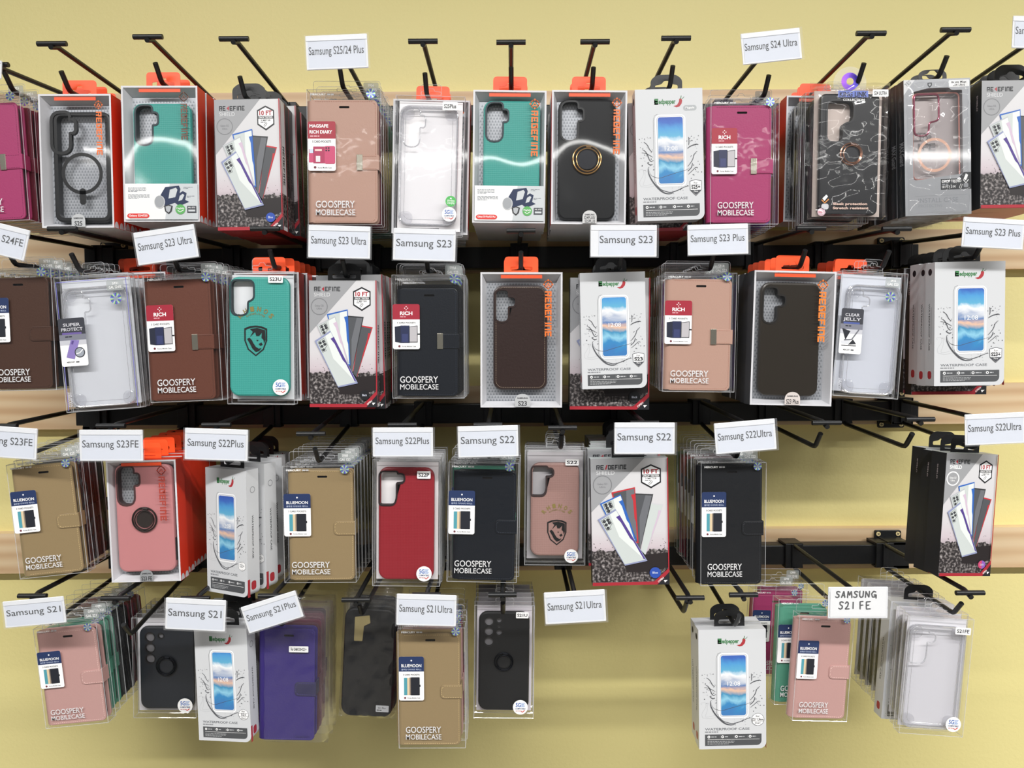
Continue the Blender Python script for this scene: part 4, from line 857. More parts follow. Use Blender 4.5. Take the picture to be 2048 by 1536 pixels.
# --- black ring case in a clear tray and bag
def ring_case_bag(root, W, H, d, p):
    b = MB(); b.box(-W / 2, 0, 0, W / 2, d, H, PET); b.build('clear_tray', root)
    b = MB(); b.box(-W / 2 + .002, d - .003, .002, W / 2 - .002, d - .0022, H - .002, mat('d3c3bb', .5)); b.build('backing_card', root)
    x0, x1 = -W / 2 + .07 * W, -W / 2 + .90 * W; z0, z1 = H * .015, H * .95; w = x1 - x0
    pc = phone_case(root, 'phone_case', x0, z0, x1, z1, .0015, d - .004, mat('15161a', .3), 's24u', mat('17181b', .4), .007)
    ring_holder(pc, x0 + w * .52, z1 - (z1 - z0) * .50, .20 * w, .0015, mat('b98d78', .2, .9), mat('1e1f24', .3))
    b = MB(); F = Face(b, W, H, y=-.0006); F.rect(.30, .035, .72, .085, mat('7f8fd8', .2, .4), 1); F.text('KING', .32, .08, .18, .035, INK, 2, bold=.03); F.text('LINK', .53, .08, .17, .035, INK, 2, bold=.03); F.text('COLLECTION', .37, .112, .30, .016, WHITEP, 1, bold=.03)
    F.text('Sleek protection', .26, .91, .48, .018, mat('e3c3b4', .5), 1, bold=.03); F.text('Stretch resistent', .26, .942, .50, .018, mat('e3c3b4', .5), 1, bold=.03)
    F.poly([(.11, .86), (.165, .83), (.19, .845), (.14, .88)], WHITEP, 1); F.line([(.10, .87), (.145, .895), (.20, .865)], .016, mat('d98f45', .4), 1); F.rect(.10, .90, .20, .945, mat('c9c9cd', .4), 1, r=.03); x, z = F.P(.10, .965); b.flat(circ(x, z, .055 * W), F.Y(1), mat('d9b9c4', .5)); F.rect(.06, .962, .14, .968, mat('c04a58', .5), 2)
    b.build('printed_lettering', root); model_sticker(root, W, H, 'S24 ULTRA', .78, 1.0, .025, .08)
    b = MB(); b.flat([(q[0], q[1]) for q in circ(0, H + .006, .021, 26)], d * .5, film('tag_film', .25, .08, 3), [circ(0, H + .0085, .0045, 16)]); b.flat(circ(0, H + .0085, .011, 24), d * .5 - .0003, HOLO, [circ(0, H + .0085, .0046, 16)]); b.build('hang_tab', root)
    bag(root, W * 1.13, H * 1.06, d, 8)
# --- wallet in a loose bag, and a bare black case in a loose bag
def bagged_wallet(root, W, H, d, p):
    wallet(root, W, H, d, dict(p, style=None, cover=(.0, .0, .97, 1.0)))
    b = MB(); F = Face(b, W, H, y=.0008); F.text('FANCY', .62, .965, .26, .018, mat('2c2466', .4), 1); b.build('embossed_name', root)
    if p.get('ms'): model_sticker(root, W, H, *p['ms'])
    bag(root, W * 1.24, H * 1.08, d, 12, z=-.006, x=W * .09, flap=.022)
def bagged_case(root, W, H, d, p):
    phone_case(root, 'phone_case', -W / 2, 0, W / 2, H, .001, d, mat('0e0f12', .36, spec=.25), None, r=.014)
    b = MB(); F = Face(b, W, H, y=.0004); F.poly(fillet([(.2, .08), (.48, .06), (.50, .13), (.38, .16), (.36, .30), (.2, .30)], .01), mat('8a7d52', .5), 1); F.rect(.09, .38, .2, .385, INK, 1); b.build('camera_opening', root)
    if p.get('ms'):
        b = MB(); F = Face(b, W, H, y=.0004); F.rect(.68, .885, .93, .945, mat('b3b5b9', .5), 1, r=.01); F.text('S21 Plus', .72, .915, .15, .014, INK, 2); F.lines(.70, .925, .2, 1, .01, .008, INK, 2); b.build('model_sticker', root)
    bag(root, W * 1.10, H * 1.05, d, p.get('seed', 15), z=-.003, flap=.016)
BUILD = dict(window=window_box, wallet=wallet, pack=case_pack, shield=shield_box, water=waterproof, beetle=grey_window_box, king=ring_case_bag, bwallet=bagged_wallet, bcase=bagged_case)
NAME = dict(window='window_box_package', wallet='wallet_case_package', pack='clear_box_package', shield='shield_case_carton', water='waterproof_case_carton', beetle='grey_window_carton', king='ring_case_package', bwallet='bagged_wallet_case', bcase='bagged_phone_case')
CAT = dict(window='boxed phone case', wallet='boxed wallet case', pack='boxed phone case', shield='phone case box', water='phone case box', beetle='boxed phone case', king='bagged phone case', bwallet='bagged wallet case', bcase='bagged phone case')
DEPTH = dict(window=.024, wallet=.019, pack=.0145, shield=.0175, water=.0215, beetle=.019, king=.015, bwallet=.019, bcase=.012)

# ------------------------------------------------------------------ what hangs on every hook
def frame_of(quad, Y, yaw):
    """world size, base point and tilt of a front face whose corners (TL, TR, BR, BL) are seen at these pixels, at depth Y"""
    TL, TR, BR, BL = [at(p[0], p[1], Y) for p in quad]
    W = ((TR - TL).length + (BR - BL).length) / 2 / math.cos(yaw); H = ((TL - BL).length + (TR - BR).length) / 2
    up = ((TL - BL) + (TR - BR)); roll = math.atan2(up.x, up.z)
    return W, H, (BL + BR) / 2, roll
PLACES = {0: 'top', 1: 'second', 2: 'third', 3: 'bottom'}
PILES = []
TEAL = '389c92'; ROSE = 'b49182'; MAG = 'a33a69'; BRN = '633a2d'; DBRN = '473026'; NVY = '10151d'; GLD = '927e5c'; PNK = 'bd9590'; GRN = '4f917a'; BLK = '14161a'; PUR = '6a4a9a'; WIN = '7a2038'
def wal(col, style='rich', model='S911|GAL S23', **k):
    q = dict(col=col, style=style, model=model, clasp=style != 'moon', stitch={ROSE: 'b07a66', MAG: '7a2450', BRN: '4e2a20', DBRN: '3a241c', GLD: 'd9bf8a', PNK: 'f0d0c8', BLK: '3a3d44', NVY: '2e3644', GRN: '3c8468'}.get(col, '403840')); q.update(k); return ('wallet', q)
def win(case, **k): q = dict(case=case); q.update(k); return ('window', q)
def pile(row, k, hk, quad, front, look, behind=(), Y=-.245, yaw=0.0, note=None, t=None):
    """front = (kind, params); behind = [((kind, params), count, look, quad or None, gap)], nearest first"""
    W, H, base, roll = frame_of(quad, Y, R(yaw)); kind = front[0]; d = t or DEPTH[kind]
    n_ = sum(1 for q in PILES if q[0] == row); where = '%s pile, %s row' % (ORD[n_] if n_ else 'first', PLACES[row]); grp = 'packages on the %s row hook of pile %d' % (PLACES[row], n_ + 1)
    peg = base.z + H * math.cos(roll) + .0062
    hook(row, k, hk[0], hk[1], None, peg); hx = at(hk[0], hk[1], TY).x
    def put(fr, W, H, d, loc, roll, yaw, label, proto=None):
        if proto is None:
            r_ = thing(NAME[fr[0]], label, CAT[fr[0]], (0, 0, 0), group=grp); BUILD[fr[0]](r_, W, H, d, fr[1])
        else: r_ = copy_tree(proto)
        r_.location = loc; r_.rotation_euler = (0, roll, yaw); tag(r_, label, CAT[fr[0]], grp); return r_
    put(front, W, H, d, base, roll, R(yaw), look + ', front of %s' % where)
    rg = random.Random(row * 31 + k); top = base + Vector((math.sin(roll) * H, 0, math.cos(roll) * H)); y = Y + d / math.cos(R(yaw)) + .0022; cnt = 0
    for ent in behind:
        fr, n, lk = ent[0], ent[1], ent[2]; q = ent[3] if len(ent) > 3 else None; gap = (ent[4] if len(ent) > 4 else .0016) + abs(math.sin(R(yaw))) * .008
        w2, h2, d2 = W, H, DEPTH[fr[0]] if fr[0] != kind else d; off = Vector((0, 0, 0)); rl = roll
        if fr[0] != kind: w2, h2 = {'shield': (.0905, .165), 'window': (.098, .17), 'water': (.0875, .166), 'wallet': (.092, .158), 'pack': (.094, .172)}.get(fr[0], (W, H))
        tp = top.copy()
        if q: w2, h2, b2, rl = frame_of(q, y, R(yaw)); tp = b2 + Vector((math.sin(rl) * h2, 0, math.cos(rl) * h2))
        proto = None
        for i in range(n):
            if y + d2 > -.062: break
            cnt += 1; r2 = rl * .8 + R(rg.uniform(-.5, .5)) if not (q and i == 0) else rl
            p_ = Vector((tp.x + (hx - tp.x) * min(.5, .12 * cnt) + rg.uniform(-.0012, .0012), y, tp.z + .0006 * cnt + rg.uniform(-.0006, .0006)))
            if q and i == 0: p_ = Vector((tp.x, y, tp.z))
            loc = p_ - Vector((math.sin(r2) * h2, 0, math.cos(r2) * h2))
            o = put(fr, w2, h2, d2, loc, r2, R(yaw), '%s, %s back in %s' % (lk, ORD[cnt], where), proto)
            proto = proto or o; y += d2 / math.cos(R(yaw)) + gap
    PILES.append((row, k))
cas = lambda m, kind, at_, **k: dict(m=m, kind=kind, at=at_, **k)
TEALM = mat(TEAL, .45, 0, (420, .5, 'vor')); BLKM = mat('17181a', .42, spec=.25); LEATH = mat('2e1d19', .32, 0, (300, .25, 'noise')); PINKM = mat('c58385', .45); DKB = mat('2a241c', .28); REDM = mat('8e1926', .42, 0, (500, .35, 'vor')); PNKT = mat('a07d76', .45, 0, (420, .5, 'vor'))
GREYBOX = mat('c9ccd2', .4)
SH = ('shield', {}); SHK = ('shield', dict(dot='k', darkr=True))

# ---- top row
pile(0, 0, (-12, 130), [(-100, 190), (38, 185), (60, 440), (-80, 446)], wal(MAG, 'rich', 'S921|GAL S24'), 'magenta wallet case in clear box, cut by photo edge', [(wal(WIN, 'moon', 'S921|GAL S24'), 6, 'dark wallet case in clear box')])
pile(0, 1, (104, 88), [(76, 189), (221, 187), (229, 455), (84, 456)], win(cas(None, 's25', (.16, .125, .955, .955), frame=True), tab='S25', mark=(.84, .085, .05, .33), seed=7), 'clear case with black bumper and ring, red-sided box', [(win(cas(BLKM, 's25', (.12, .07, .86, .95)), tab='S25'), 5, 'red-sided window box')])
pile(0, 2, (296, 74), [(242, 172), (394, 171), (400, 443), (248, 444)], win(cas(TEALM, 's25', (.125, .12, .89, .95), rim=mat('1c3038', .4)), card='S24/S25', mark=(.83, .085, .055, .27), logo=mat('6a4030', .4)), 'teal case with white info card in red-sided box', [(win(cas(BLKM, 's25', (.12, .07, .86, .95)), tab='S25'), 6, 'red-sided window box')])
pile(0, 3, (468, 78), [(428, 202), (559, 195), (567, 459), (437, 462)], ('shield', dict(dot='b')), 'printed box with five fanned cases and blue dot', [(('shield', dict(dot='k', darkr=True)), 2, 'dark-sided printed case box'), (('shield', dict(dot='k', darkr=True)), 6, 'dark-sided printed case box', [(468, 216), (590, 210), (602, 471), (476, 476)])])
pile(0, 4, (672, 84), [(613, 178), (762, 180), (763, 450), (617, 449)], wal(ROSE, 'mag', 'S936|GAL S25', cover=(.05, .07, .945, .985)), 'rose gold wallet case with silver clasp, wine-red diary tag', [(wal(WIN, 'rich', 'S936|GAL S25'), 2, 'wine wallet case in clear box'), (wal(ROSE, 'rich', 'S936|GAL S25'), 2, 'rose wallet case in clear box'), (wal(GRN, 'rich', 'S936|GAL S25'), 4, 'green wallet case in clear box')])
pile(0, 5, (846, 83), [(792, 187), (930, 197), (923, 472), (787, 466)], ('pack', dict(clear=True, kind='s25', at=(.07, .07, .90, .925), insert='f4f2f4', ms=('S25Plus', .68, .9, .04, .1), st5=(.81, .85, .105), green=(.83, .755))), 'clear transparent phone case with green round sticker', [(win(cas(BLKM, 's25', (.12, .07, .86, .95)), tab='S25'), 2, 'red-edged window box'), (('pack', dict(clear=True, kind='s25', at=(.1, .05, .9, .95))), 4, 'clear boxed phone case')])
pile(0, 6, (1022, 85), [(946, 179), (1094, 182), (1089, 446), (945, 446)], win(cas(TEALM, 's25', (.14, .07, .92, .95), rim=mat('1c3038', .4)), card='S24 Plus/S25 Plus', mark=(.84, .105, .06, .35), seed=5), 'teal case in window box with orange vertical print', [(win(cas(BLKM, 's25', (.12, .07, .86, .95)), tab='S25', side=GREYBOX), 6, 'grey-edged window box')])
pile(0, 7, (1190, 84), [(1105, 180), (1254, 181), (1252, 448), (1101, 449)], win(cas(BLKM, 's25', (.09, .06, .86, .965), ring=(.50, .50, .27, GOLD, mat('3b3c40', .25, .8))), tab='S24PLUS/S25PLUS', tabcol='c9c9c9', mark=(.86, .095, .056, .34), seed=7), 'matte black case with gold finger ring in window box', [(win(cas(BLKM, 's25', (.12, .07, .86, .95)), tab='S25', side=GREYBOX), 6, 'grey-edged window box')])
pile(0, 8, (1352, 77), [(1269, 178), (1405, 177), (1409, 440), (1276, 441)], ('water', dict(badge=('For', 'S25+', 'More', 's'), mag=True)), 'white waterproof case carton with grey pill mark', [(('shield', dict(var=0)), 6, 'printed phone case box', [(1256, 205), (1380, 205), (1384, 462), (1260, 463)])])
pile(0, 9, (1548, 80), [(1421, 195), (1560, 198), (1555, 448), (1422, 449)], wal(MAG, 'rich', 'S928|GAL S24', cover=(.03, .05, .9, .985)), 'magenta wallet case with gold clasp in clear box', [(wal(PUR, 'rich', 'S928|GAL S24'), 3, 'purple wallet case in clear box'), (wal(MAG, 'moon', 'S928|GAL S24'), 5, 'magenta wallet case in clear box')])
pile(0, 10, (1742, 67), [(1632, 172), (1778, 173), (1769, 434), (1629, 433)], ('king', {}), 'black ring case in clear bag with hologram hanger', [(('pack', dict(m=BLKM, kind='s22u', at=(.08, .03, .92, .97))), 5, 'bagged dark phone case in clear tray', [(1612, 186), (1742, 186), (1736, 446), (1606, 446)]), (win(cas(BLKM, 's22u', (.12, .07, .86, .95)), tab='S24', side=REDBOX), 4, 'red-sided window box', [(1574, 192), (1700, 192), (1692, 444), (1566, 444)])])
pile(0, 11, (1911, 60), [(1807, 157), (1940, 159), (1943, 429), (1811, 431)], ('beetle', {}), 'grey window carton with rose ring case in bag', [(('beetle', {}), 6, 'dark-sided bagged carton')])
pile(0, 12, (2095, 62), [(1965, 159), (2098, 162), (2096, 417), (1959, 415)], ('shield', dict(dot='k')), 'printed box with fanned cases at right photo edge', [(SHK, 5, 'dark-sided printed case box')])
# ---- second row
pile(1, 0, (-8, 462), [(-40, 540), (101, 535), (113, 777), (-27, 785)], wal(DBRN, 'moon', 'S721|GAL S24FE'), 'dark brown wallet case cut by left photo edge', [(wal(BLK, 'moon', 'S721|GAL S24FE'), 5, 'dark wallet case in clear box')])
pile(1, 1, (125, 458), [(107, 551), (256, 549), (281, 817), (134, 823)], ('pack', dict(clear=True, kind='s25', at=(.06, .09, .93, .965), tagstyle='SUPER|PROTECT', tagat=(.0, .305, .36, .66), inlabel=(.70, .05, 'S721|GAL S24FE'), holo=(.81, .185, .075), bluedge=True, side=.09, insert='d6d9df')), 'clear transparent case with grey tag and purple border line', [(('pack', dict(clear=True, kind='s25', at=(.06, .09, .93, .965), insert='d6d9df')), 3, 'clear boxed phone case'), (win(cas(BLKM, 's23', (.12, .07, .86, .95)), tab='S24'), 4, 'red window box with orange tab', [(212, 545), (330, 545), (345, 790), (225, 790)])], Y=-.24)
pile(1, 2, (331, 462), [(287, 549), (431, 548), (445, 801), (302, 804)], wal(BRN, 'rich', 'S918|GAL S23', cover=(.03, .04, .90, .99)), 'chestnut brown wallet case with silver clasp', [(wal(BRN, 'rich', 'S918|GAL S23'), 2, 'brown wallet case in clear box'), (wal(BLK, 'rich', 'S918|GAL S23'), 4, 'black wallet case in clear box')])
pile(1, 3, (530, 458), [(455, 544), (586, 541), (590, 809), (454, 808)], ('pack', dict(m=TEALM, kind='s22u', at=(.02, .04, .93, .94), rim=mat('25363c', .4), rhino=(.42, .385, .43), ms=('S23U', .62, .84, .03, .085), st5=(.80, .87, .12), insert='dfe2e6')), 'teal case with rhino emblem in clear box', [(win(cas(BLKM, 's22u', (.12, .07, .86, .95)), tab='S23'), 2, 'red-sided window box', [(468, 545), (597, 545), (604, 802), (475, 802)]), (win(cas(BLKM, 's22u', (.12, .07, .86, .95)), tab='S23', side=mat('3a3c40', .4)), 4, 'dark-sided window box')])
pile(1, 4, (678, 462), [(619, 560), (752, 562), (756, 815), (619, 813)], ('shield', dict(dot='k')), 'printed box with five fanned cases and black dot', [(('shield', dict(dot='k')), 6, 'printed phone case box', [(632, 550), (765, 550), (771, 816), (640, 820)], .004)])
pile(1, 5, (849, 462), [(783, 551), (928, 549), (928, 797), (786, 796)], wal(NVY, 'rich', 'S911|GAL S23', cover=(.12, .105, .91, .985), coat=.3), 'navy wallet case with silver clasp in clear box', [(wal(BLK, 'rich', 'S911|GAL S23'), 4, 'black wallet case in clear box')])
pile(1, 6, (1042, 462), [(961, 544), (1125, 545), (1124, 815), (961, 815)], win(cas(LEATH, 's23', (.155, .095, .82, .87), rim=LEATH, leather=True), tab='S23', tabcol='b4b6b8', mark=(.825, .09, .052, .34), side=GREYBOX, seed=9), 'brown leather case in grey window box', [(win(cas(BLKM, 's23', (.12, .07, .86, .95)), tab='S23', side=GREYBOX), 2, 'grey window box')], Y=-.25)
pile(1, 7, (1247, 462), [(1159, 545), (1290, 544), (1294, 775), (1165, 779)], ('water', dict(badge=('For', 'S23', 'More', 's'))), 'white waterproof carton hanging before a rubble-print box', [(('shield', dict(dot='k')), 4, 'printed phone case box', [(1140, 556), (1301, 555), (1297, 819), (1140, 819)])], Y=-.24)
pile(1, 8, (1436, 460), [(1329, 547), (1475, 544), (1467, 783), (1326, 784)], wal(ROSE, 'rich', 'S916|GAL S23', cover=(.085, .05, .945, .99)), 'rose gold wallet case with stitched edge and clasp', [(wal(PUR, 'rich', 'S916|GAL S23'), 1, 'purple wallet case in clear box'), (wal(ROSE, 'rich', 'S916|GAL S23'), 3, 'rose wallet case in clear box'), (wal(BRN, 'rich', 'S916|GAL S23'), 4, 'brown wallet case in clear box')])
pile(1, 9, (1622, 457), [(1509, 541), (1674, 543), (1662, 813), (1500, 809)], win(cas(DKB, 's23', (.10, .085, .84, .93), rim=mat('24211e', .3)), tab='S23 Plus', tabcol='cfc6c2', mark=(.83, .10, .055, .38), side=mat('4a4c50', .4), logo=mat('f08030', .4), seed=4), 'dark brown case with bright orange print, window box', [(win(cas(BLKM, 's23', (.12, .07, .86, .95)), tab='S23', side=mat('4a4c50', .4)), 5, 'dark-sided window box')])
pile(1, 10, (1793, 458), [(1684, 545), (1818, 543), (1794, 796), (1667, 793)], ('pack', dict(clear=True, kind='s23', at=(.13, .11, .94, .97), tagstyle='CLEAR|JELLY', tagat=(.03, .30, .37, .66), inlabel=(.66, .04, 'S916|GAL S23'), holo=(.755, .19, .075), side=.11, insert='d0d4de')), 'clear phone case with dark grey tag, second row right', [(('pack', dict(clear=True, kind='s23', at=(.13, .11, .94, .97))), 2, 'clear boxed phone case'), (win(cas(BLKM, 's23', (.12, .07, .86, .95)), tab='S23'), 4, 'red window box with orange tab', [(1648, 548), (1770, 548), (1752, 790), (1640, 790)])])
pile(1, 11, (1985, 462), [(1869, 525), (2012, 521), (2007, 768), (1869, 774)], ('water', dict(badge=('For', 'S23+', 'More', 's'))), 'white waterproof carton at the right rail end', [(('water', dict(badge=('For', 'S23+', 'More', 's'))), 2, 'white waterproof carton', [(1856, 527), (1996, 524), (1990, 770), (1850, 774)]), (('shield', dict(dot='k')), 4, 'printed phone case box', [(1826, 535), (1976, 535), (1971, 788), (1822, 790)])], yaw=0)
# ---- third row
pile(2, 0, (6, 852), [(14, 928), (149, 920), (172, 1150), (45, 1152)], wal(GLD, 'moon', 'S711|GAL S23', cover=(.09, .03, .93, .99), coat=.35, rough=.3), 'gold wallet case with rounded strap at left photo edge', [(wal(BLK, 'moon', 'S711|GAL S23'), 4, 'black wallet case in clear box')], yaw=4)
pile(2, 1, (222, 852), [(211, 924), (351, 917), (362, 1163), (224, 1164)], win(cas(PINKM, 's25', (.09, .035, .92, .925), rim=mat('4a3030', .4), ring=(.50, .51, .23, mat('3a3432', .2, .8), mat('4a4240', .25, .6)), caps=True), tab='S23 FE', tabcol='8d8f91', mark=(.80, .085, .058, .37), logo=mat('a8443a', .4)), 'pink case with dark finger ring in red-sided box', [(win(cas(BLKM, 's25', (.12, .07, .86, .95)), tab='S23 FE'), 6, 'red-sided window box')], Y=-.238)
pile(2, 2, (433, 850), [(402, 935), (500, 940), (503, 1196), (407, 1182)], ('water', dict(badge=('For', 'S22+', 'More', 'h'))), 'white waterproof carton turned sideways on its hook', [(('water', dict(badge=('For', 'S22+', 'More', 'h'))), 2, 'white waterproof carton turned sideways', [(432, 922), (536, 928), (540, 1178), (440, 1166)], .006), (('shield', {}), 3, 'printed phone case box', [(460, 915), (552, 918), (556, 1158), (468, 1158)])], yaw=-24)
pile(2, 3, (622, 868), [(563, 931), (710, 933), (711, 1165), (571, 1165)], wal(GLD, 'moon', 'S906B|GAL S22', cover=(.115, .035, .975, .985)), 'gold wallet case with stitched strap, third-row middle', [(wal(BLK, 'moon', 'S906B|GAL S22'), 8, 'dark wallet case in clear box')], Y=-.235)
pile(2, 4, (805, 850), [(745, 922), (881, 918), (878, 1169), (746, 1175)], ('pack', dict(m=REDM, kind='s22', at=(.08, .06, .915, .955), rim=mat('26191c', .4), ms=('S22P', .66, .86, .085, .145), st5=(.77, .90, .115), insert='e6e2e4')), 'red textured phone case in clear box', [(('pack', dict(m=BLKM, kind='s22', at=(.08, .06, .915, .955), insert='c9c8ca')), 6, 'clear boxed phone case')])
pile(2, 5, (976, 850), [(898, 928), (1037, 923), (1033, 1165), (893, 1163)], wal(NVY, 'moon', 'S901|GAL S22', cover=(.14, .07, .97, .99)), 'dark navy wallet case with blue tag in clear box', [(wal(GRN, 'moon', 'S901|GAL S22'), 1, 'mint green wallet case in clear box'), (wal(NVY, 'moon', 'S901|GAL S22'), 5, 'dark wallet case in clear box')])
pile(2, 6, (1125, 856), [(1050, 899), (1173, 902), (1169, 1130), (1050, 1130)], ('pack', dict(m=PNKT, kind='s22', at=(.09, .11, .90, .925), rim=mat('3a2c2c', .4), rhino=(.53, .585, .40), ms=('S22', .66, .88, .075, .13), st5=(.77, .92, .115), insert='b9b6ba')), 'dusty pink case with rhino emblem in clear box', [(('pack', dict(m=BLKM, kind='s22', at=(.09, .11, .90, .925), insert='c9c8ca')), 4, 'clear boxed phone case')], Y=-.215)
pile(2, 7, (1289, 846), [(1180, 917), (1336, 916), (1338, 1169), (1186, 1170)], ('shield', dict(var=1, dot='b')), 'printed box with red case topmost in its fan', [(SHK, 7, 'dark-sided printed case box', [(1174, 897), (1318, 897), (1318, 1130), (1178, 1130)])])
pile(2, 8, (1490, 846), [(1401, 927), (1534, 924), (1529, 1171), (1403, 1171)], wal(BLK, 'moon', 'S908|GAL S22', cover=(.02, .02, .95, .995)), 'black wallet case with blue tag, third row', [(wal(BLK, 'moon', 'S908|GAL S22'), 4, 'black wallet case in clear box', None, .003), (wal(WIN, 'moon', 'S908|GAL S22'), 2, 'wine wallet case in clear box', None, .003), (wal(GRN, 'moon', 'S908|GAL S22'), 1, 'green wallet case in clear box')])
pile(2, 11, (1985, 842), [(1889, 909), (2005, 907), (1984, 1150), (1871, 1153)], ('shield', dict(var=2, dot='m')), 'printed box with white ring and two-tone dot', [(('shield', dict(var=2, dot='m')), 2, 'black-sided printed case box', [(1870, 907), (1980, 905), (1955, 1144), (1850, 1147)])], yaw=10, t=.026)
# ---- bottom row
pile(3, 0, (65, 1192), [(64, 1259), (194, 1246), (214, 1443), (95, 1459)], wal(PNK, 'moon', 'G991|GAL S21', cover=(.06, .04, .96, .985)), 'pink wallet case with rounded strap, bottom left', [(wal(GRN, 'moon', 'G991|GAL S21'), 2, 'mint green wallet case in clear box'), (wal(BLK, 'moon', 'G991|GAL S21'), 2, 'black wallet case in clear box'), (wal(WIN, 'moon', 'G991|GAL S21'), 2, 'wine wallet case in clear box')], Y=-.23)
pile(3, 1, (231, 1197), [(264, 1236), (388, 1236), (393, 1432), (267, 1439)], ('pack', dict(m=mat('1b2028', .4), kind='lens3', at=(.10, .09, .97, .92), ring=.47, st5=(.83, .875, .12), insert='dfdde2')), 'black case with three lens holes and finger ring', [(('pack', dict(m=BLKM, kind='lens3', at=(.08, .09, .95, .92), insert='c9c8ca')), 4, 'clear boxed phone case')], Y=-.16)
pile(3, 2, (391, 1197), [(383, 1256), (496, 1257), (505, 1487), (396, 1478)], ('water', dict(badge=('For', 'S21', 'Dot+', 'c'))), 'white waterproof carton under a straight price tag', [(('water', dict(badge=('For', 'S21', 'Dot+', 'c'))), 2, 'white waterproof carton'), (('shield', {}), 2, 'printed phone case box')], yaw=-8)
pile(3, 3, (545, 1192), [(524, 1257), (633, 1261), (630, 1485), (524, 1480)], ('bwallet', dict(col='35296e', stitch='3c2f80', strapcol='26244a', clasp=False, ms=('For SAM S30+/S21+', .50, .86, .145, .20), inner='1c1a30')), 'purple wallet case in crinkled bag', [(('bwallet', dict(col='5a2a3a', stitch='4a2030', clasp=False)), 3, 'wine wallet case in crinkled bag')], Y=-.235)
pile(3, 4, (712, 1200), [(690, 1224), (794, 1212), (783, 1429), (681, 1440)], ('bcase', dict(ms=True)), 'plain black case in crinkled bag with grey sticker', [(('bcase', dict(seed=19)), 3, 'black case in crinkled bag')], Y=-.20)
pile(3, 5, (853, 1190), [(794, 1256), (931, 1256), (929, 1492), (800, 1500)], wal(GLD, 'moon', None, cover=(.03, .05, .93, .985), tx=.0), 'tan gold wallet case with stitched strap, bottom row', [(wal(PNK, 'moon', None), 1, 'pink wallet case in clear box'), (wal(WIN, 'moon', None), 3, 'wine wallet case in clear box')])
pile(3, 6, (1005, 1190), [(949, 1212), (1070, 1210), (1066, 1436), (948, 1436)], ('pack', dict(m=BLKM, kind='lens5', at=(.07, .06, .92, .94), ring=.50, ms=('S21U', .69, .90, .055, .11), st5=(.78, .90, .125), insert='dcd6de')), 'black case with five lens holes and finger ring', [(('pack', dict(m=BLKM, kind='lens5', at=(.07, .06, .92, .94), insert='c9c4ca')), 5, 'clear boxed phone case')], Y=-.19)
pile(3, 9, (1487, 1190), [(1396, 1259), (1532, 1259), (1532, 1498), (1399, 1497)], ('water', dict(badge=('for', 'S21 Ultra', 'Dot+', 'c'))), 'white waterproof carton hanging alone below others', [(('water', dict(badge=('for', 'S21 Ultra', 'Dot+', 'c'))), 1, 'white waterproof carton', None, .004)], Y=-.235)
pile(3, 10, (1717, 1188), [(1597, 1231), (1713, 1234), (1693, 1435), (1585, 1449)], wal(PNK, 'moon', None, cover=(.04, .04, .97, .985)), 'pink wallet case under handwritten price tag', [(wal(GRN, 'moon', None), 1, 'mint green wallet case in clear box', [(1556, 1200), (1668, 1200), (1655, 1405), (1548, 1412)], .05), (wal(MAG, 'moon', 'G990|GAL S21FE'), 2, 'magenta wallet case in clear box', [(1505, 1180), (1605, 1180), (1592, 1352), (1498, 1352)], .004)], Y=-.225, yaw=4)
pile(3, 11, (1940, 1186), [(1818, 1233), (1951, 1238), (1923, 1470), (1800, 1470)], ('pack', dict(clear=True, kind='s22', at=(.05, .09, .91, .95), insert='d9d8de', ms=('S21FE', .72, .96, .07, .13), st5=(.83, .895, .12))), 'clear case in clear box, last of bottom row', [(('pack', dict(clear=True, kind='s22', at=(.05, .09, .91, .95), insert='cfcdd4')), 2, 'clear boxed phone case', None, .004), (('water', dict(badge=('For', 'S21', 'More', 's'))), 1, 'white waterproof carton'), (('pack', dict(m=BLKM, kind='s22', at=(.05, .09, .91, .95), insert='b9b6ba')), 5, 'clear boxed phone case', None, .003)], Y=-.235)
# hooks with nothing on them
hook(2, 9, 1653, 846, None, None, 'bare black double-arm hook above the empty wall, third row'); hook(2, 10, 1840, 839, None, None, 'bare black double-arm hook beside the black-sided boxes, third row')
hook(3, 7, 1150, 1190, None, None, 'black hook holding only a price tag, bottom row'); hook(3, 8, 1380, 1196, None, None, 'bare black double-arm hook left of lone white carton')

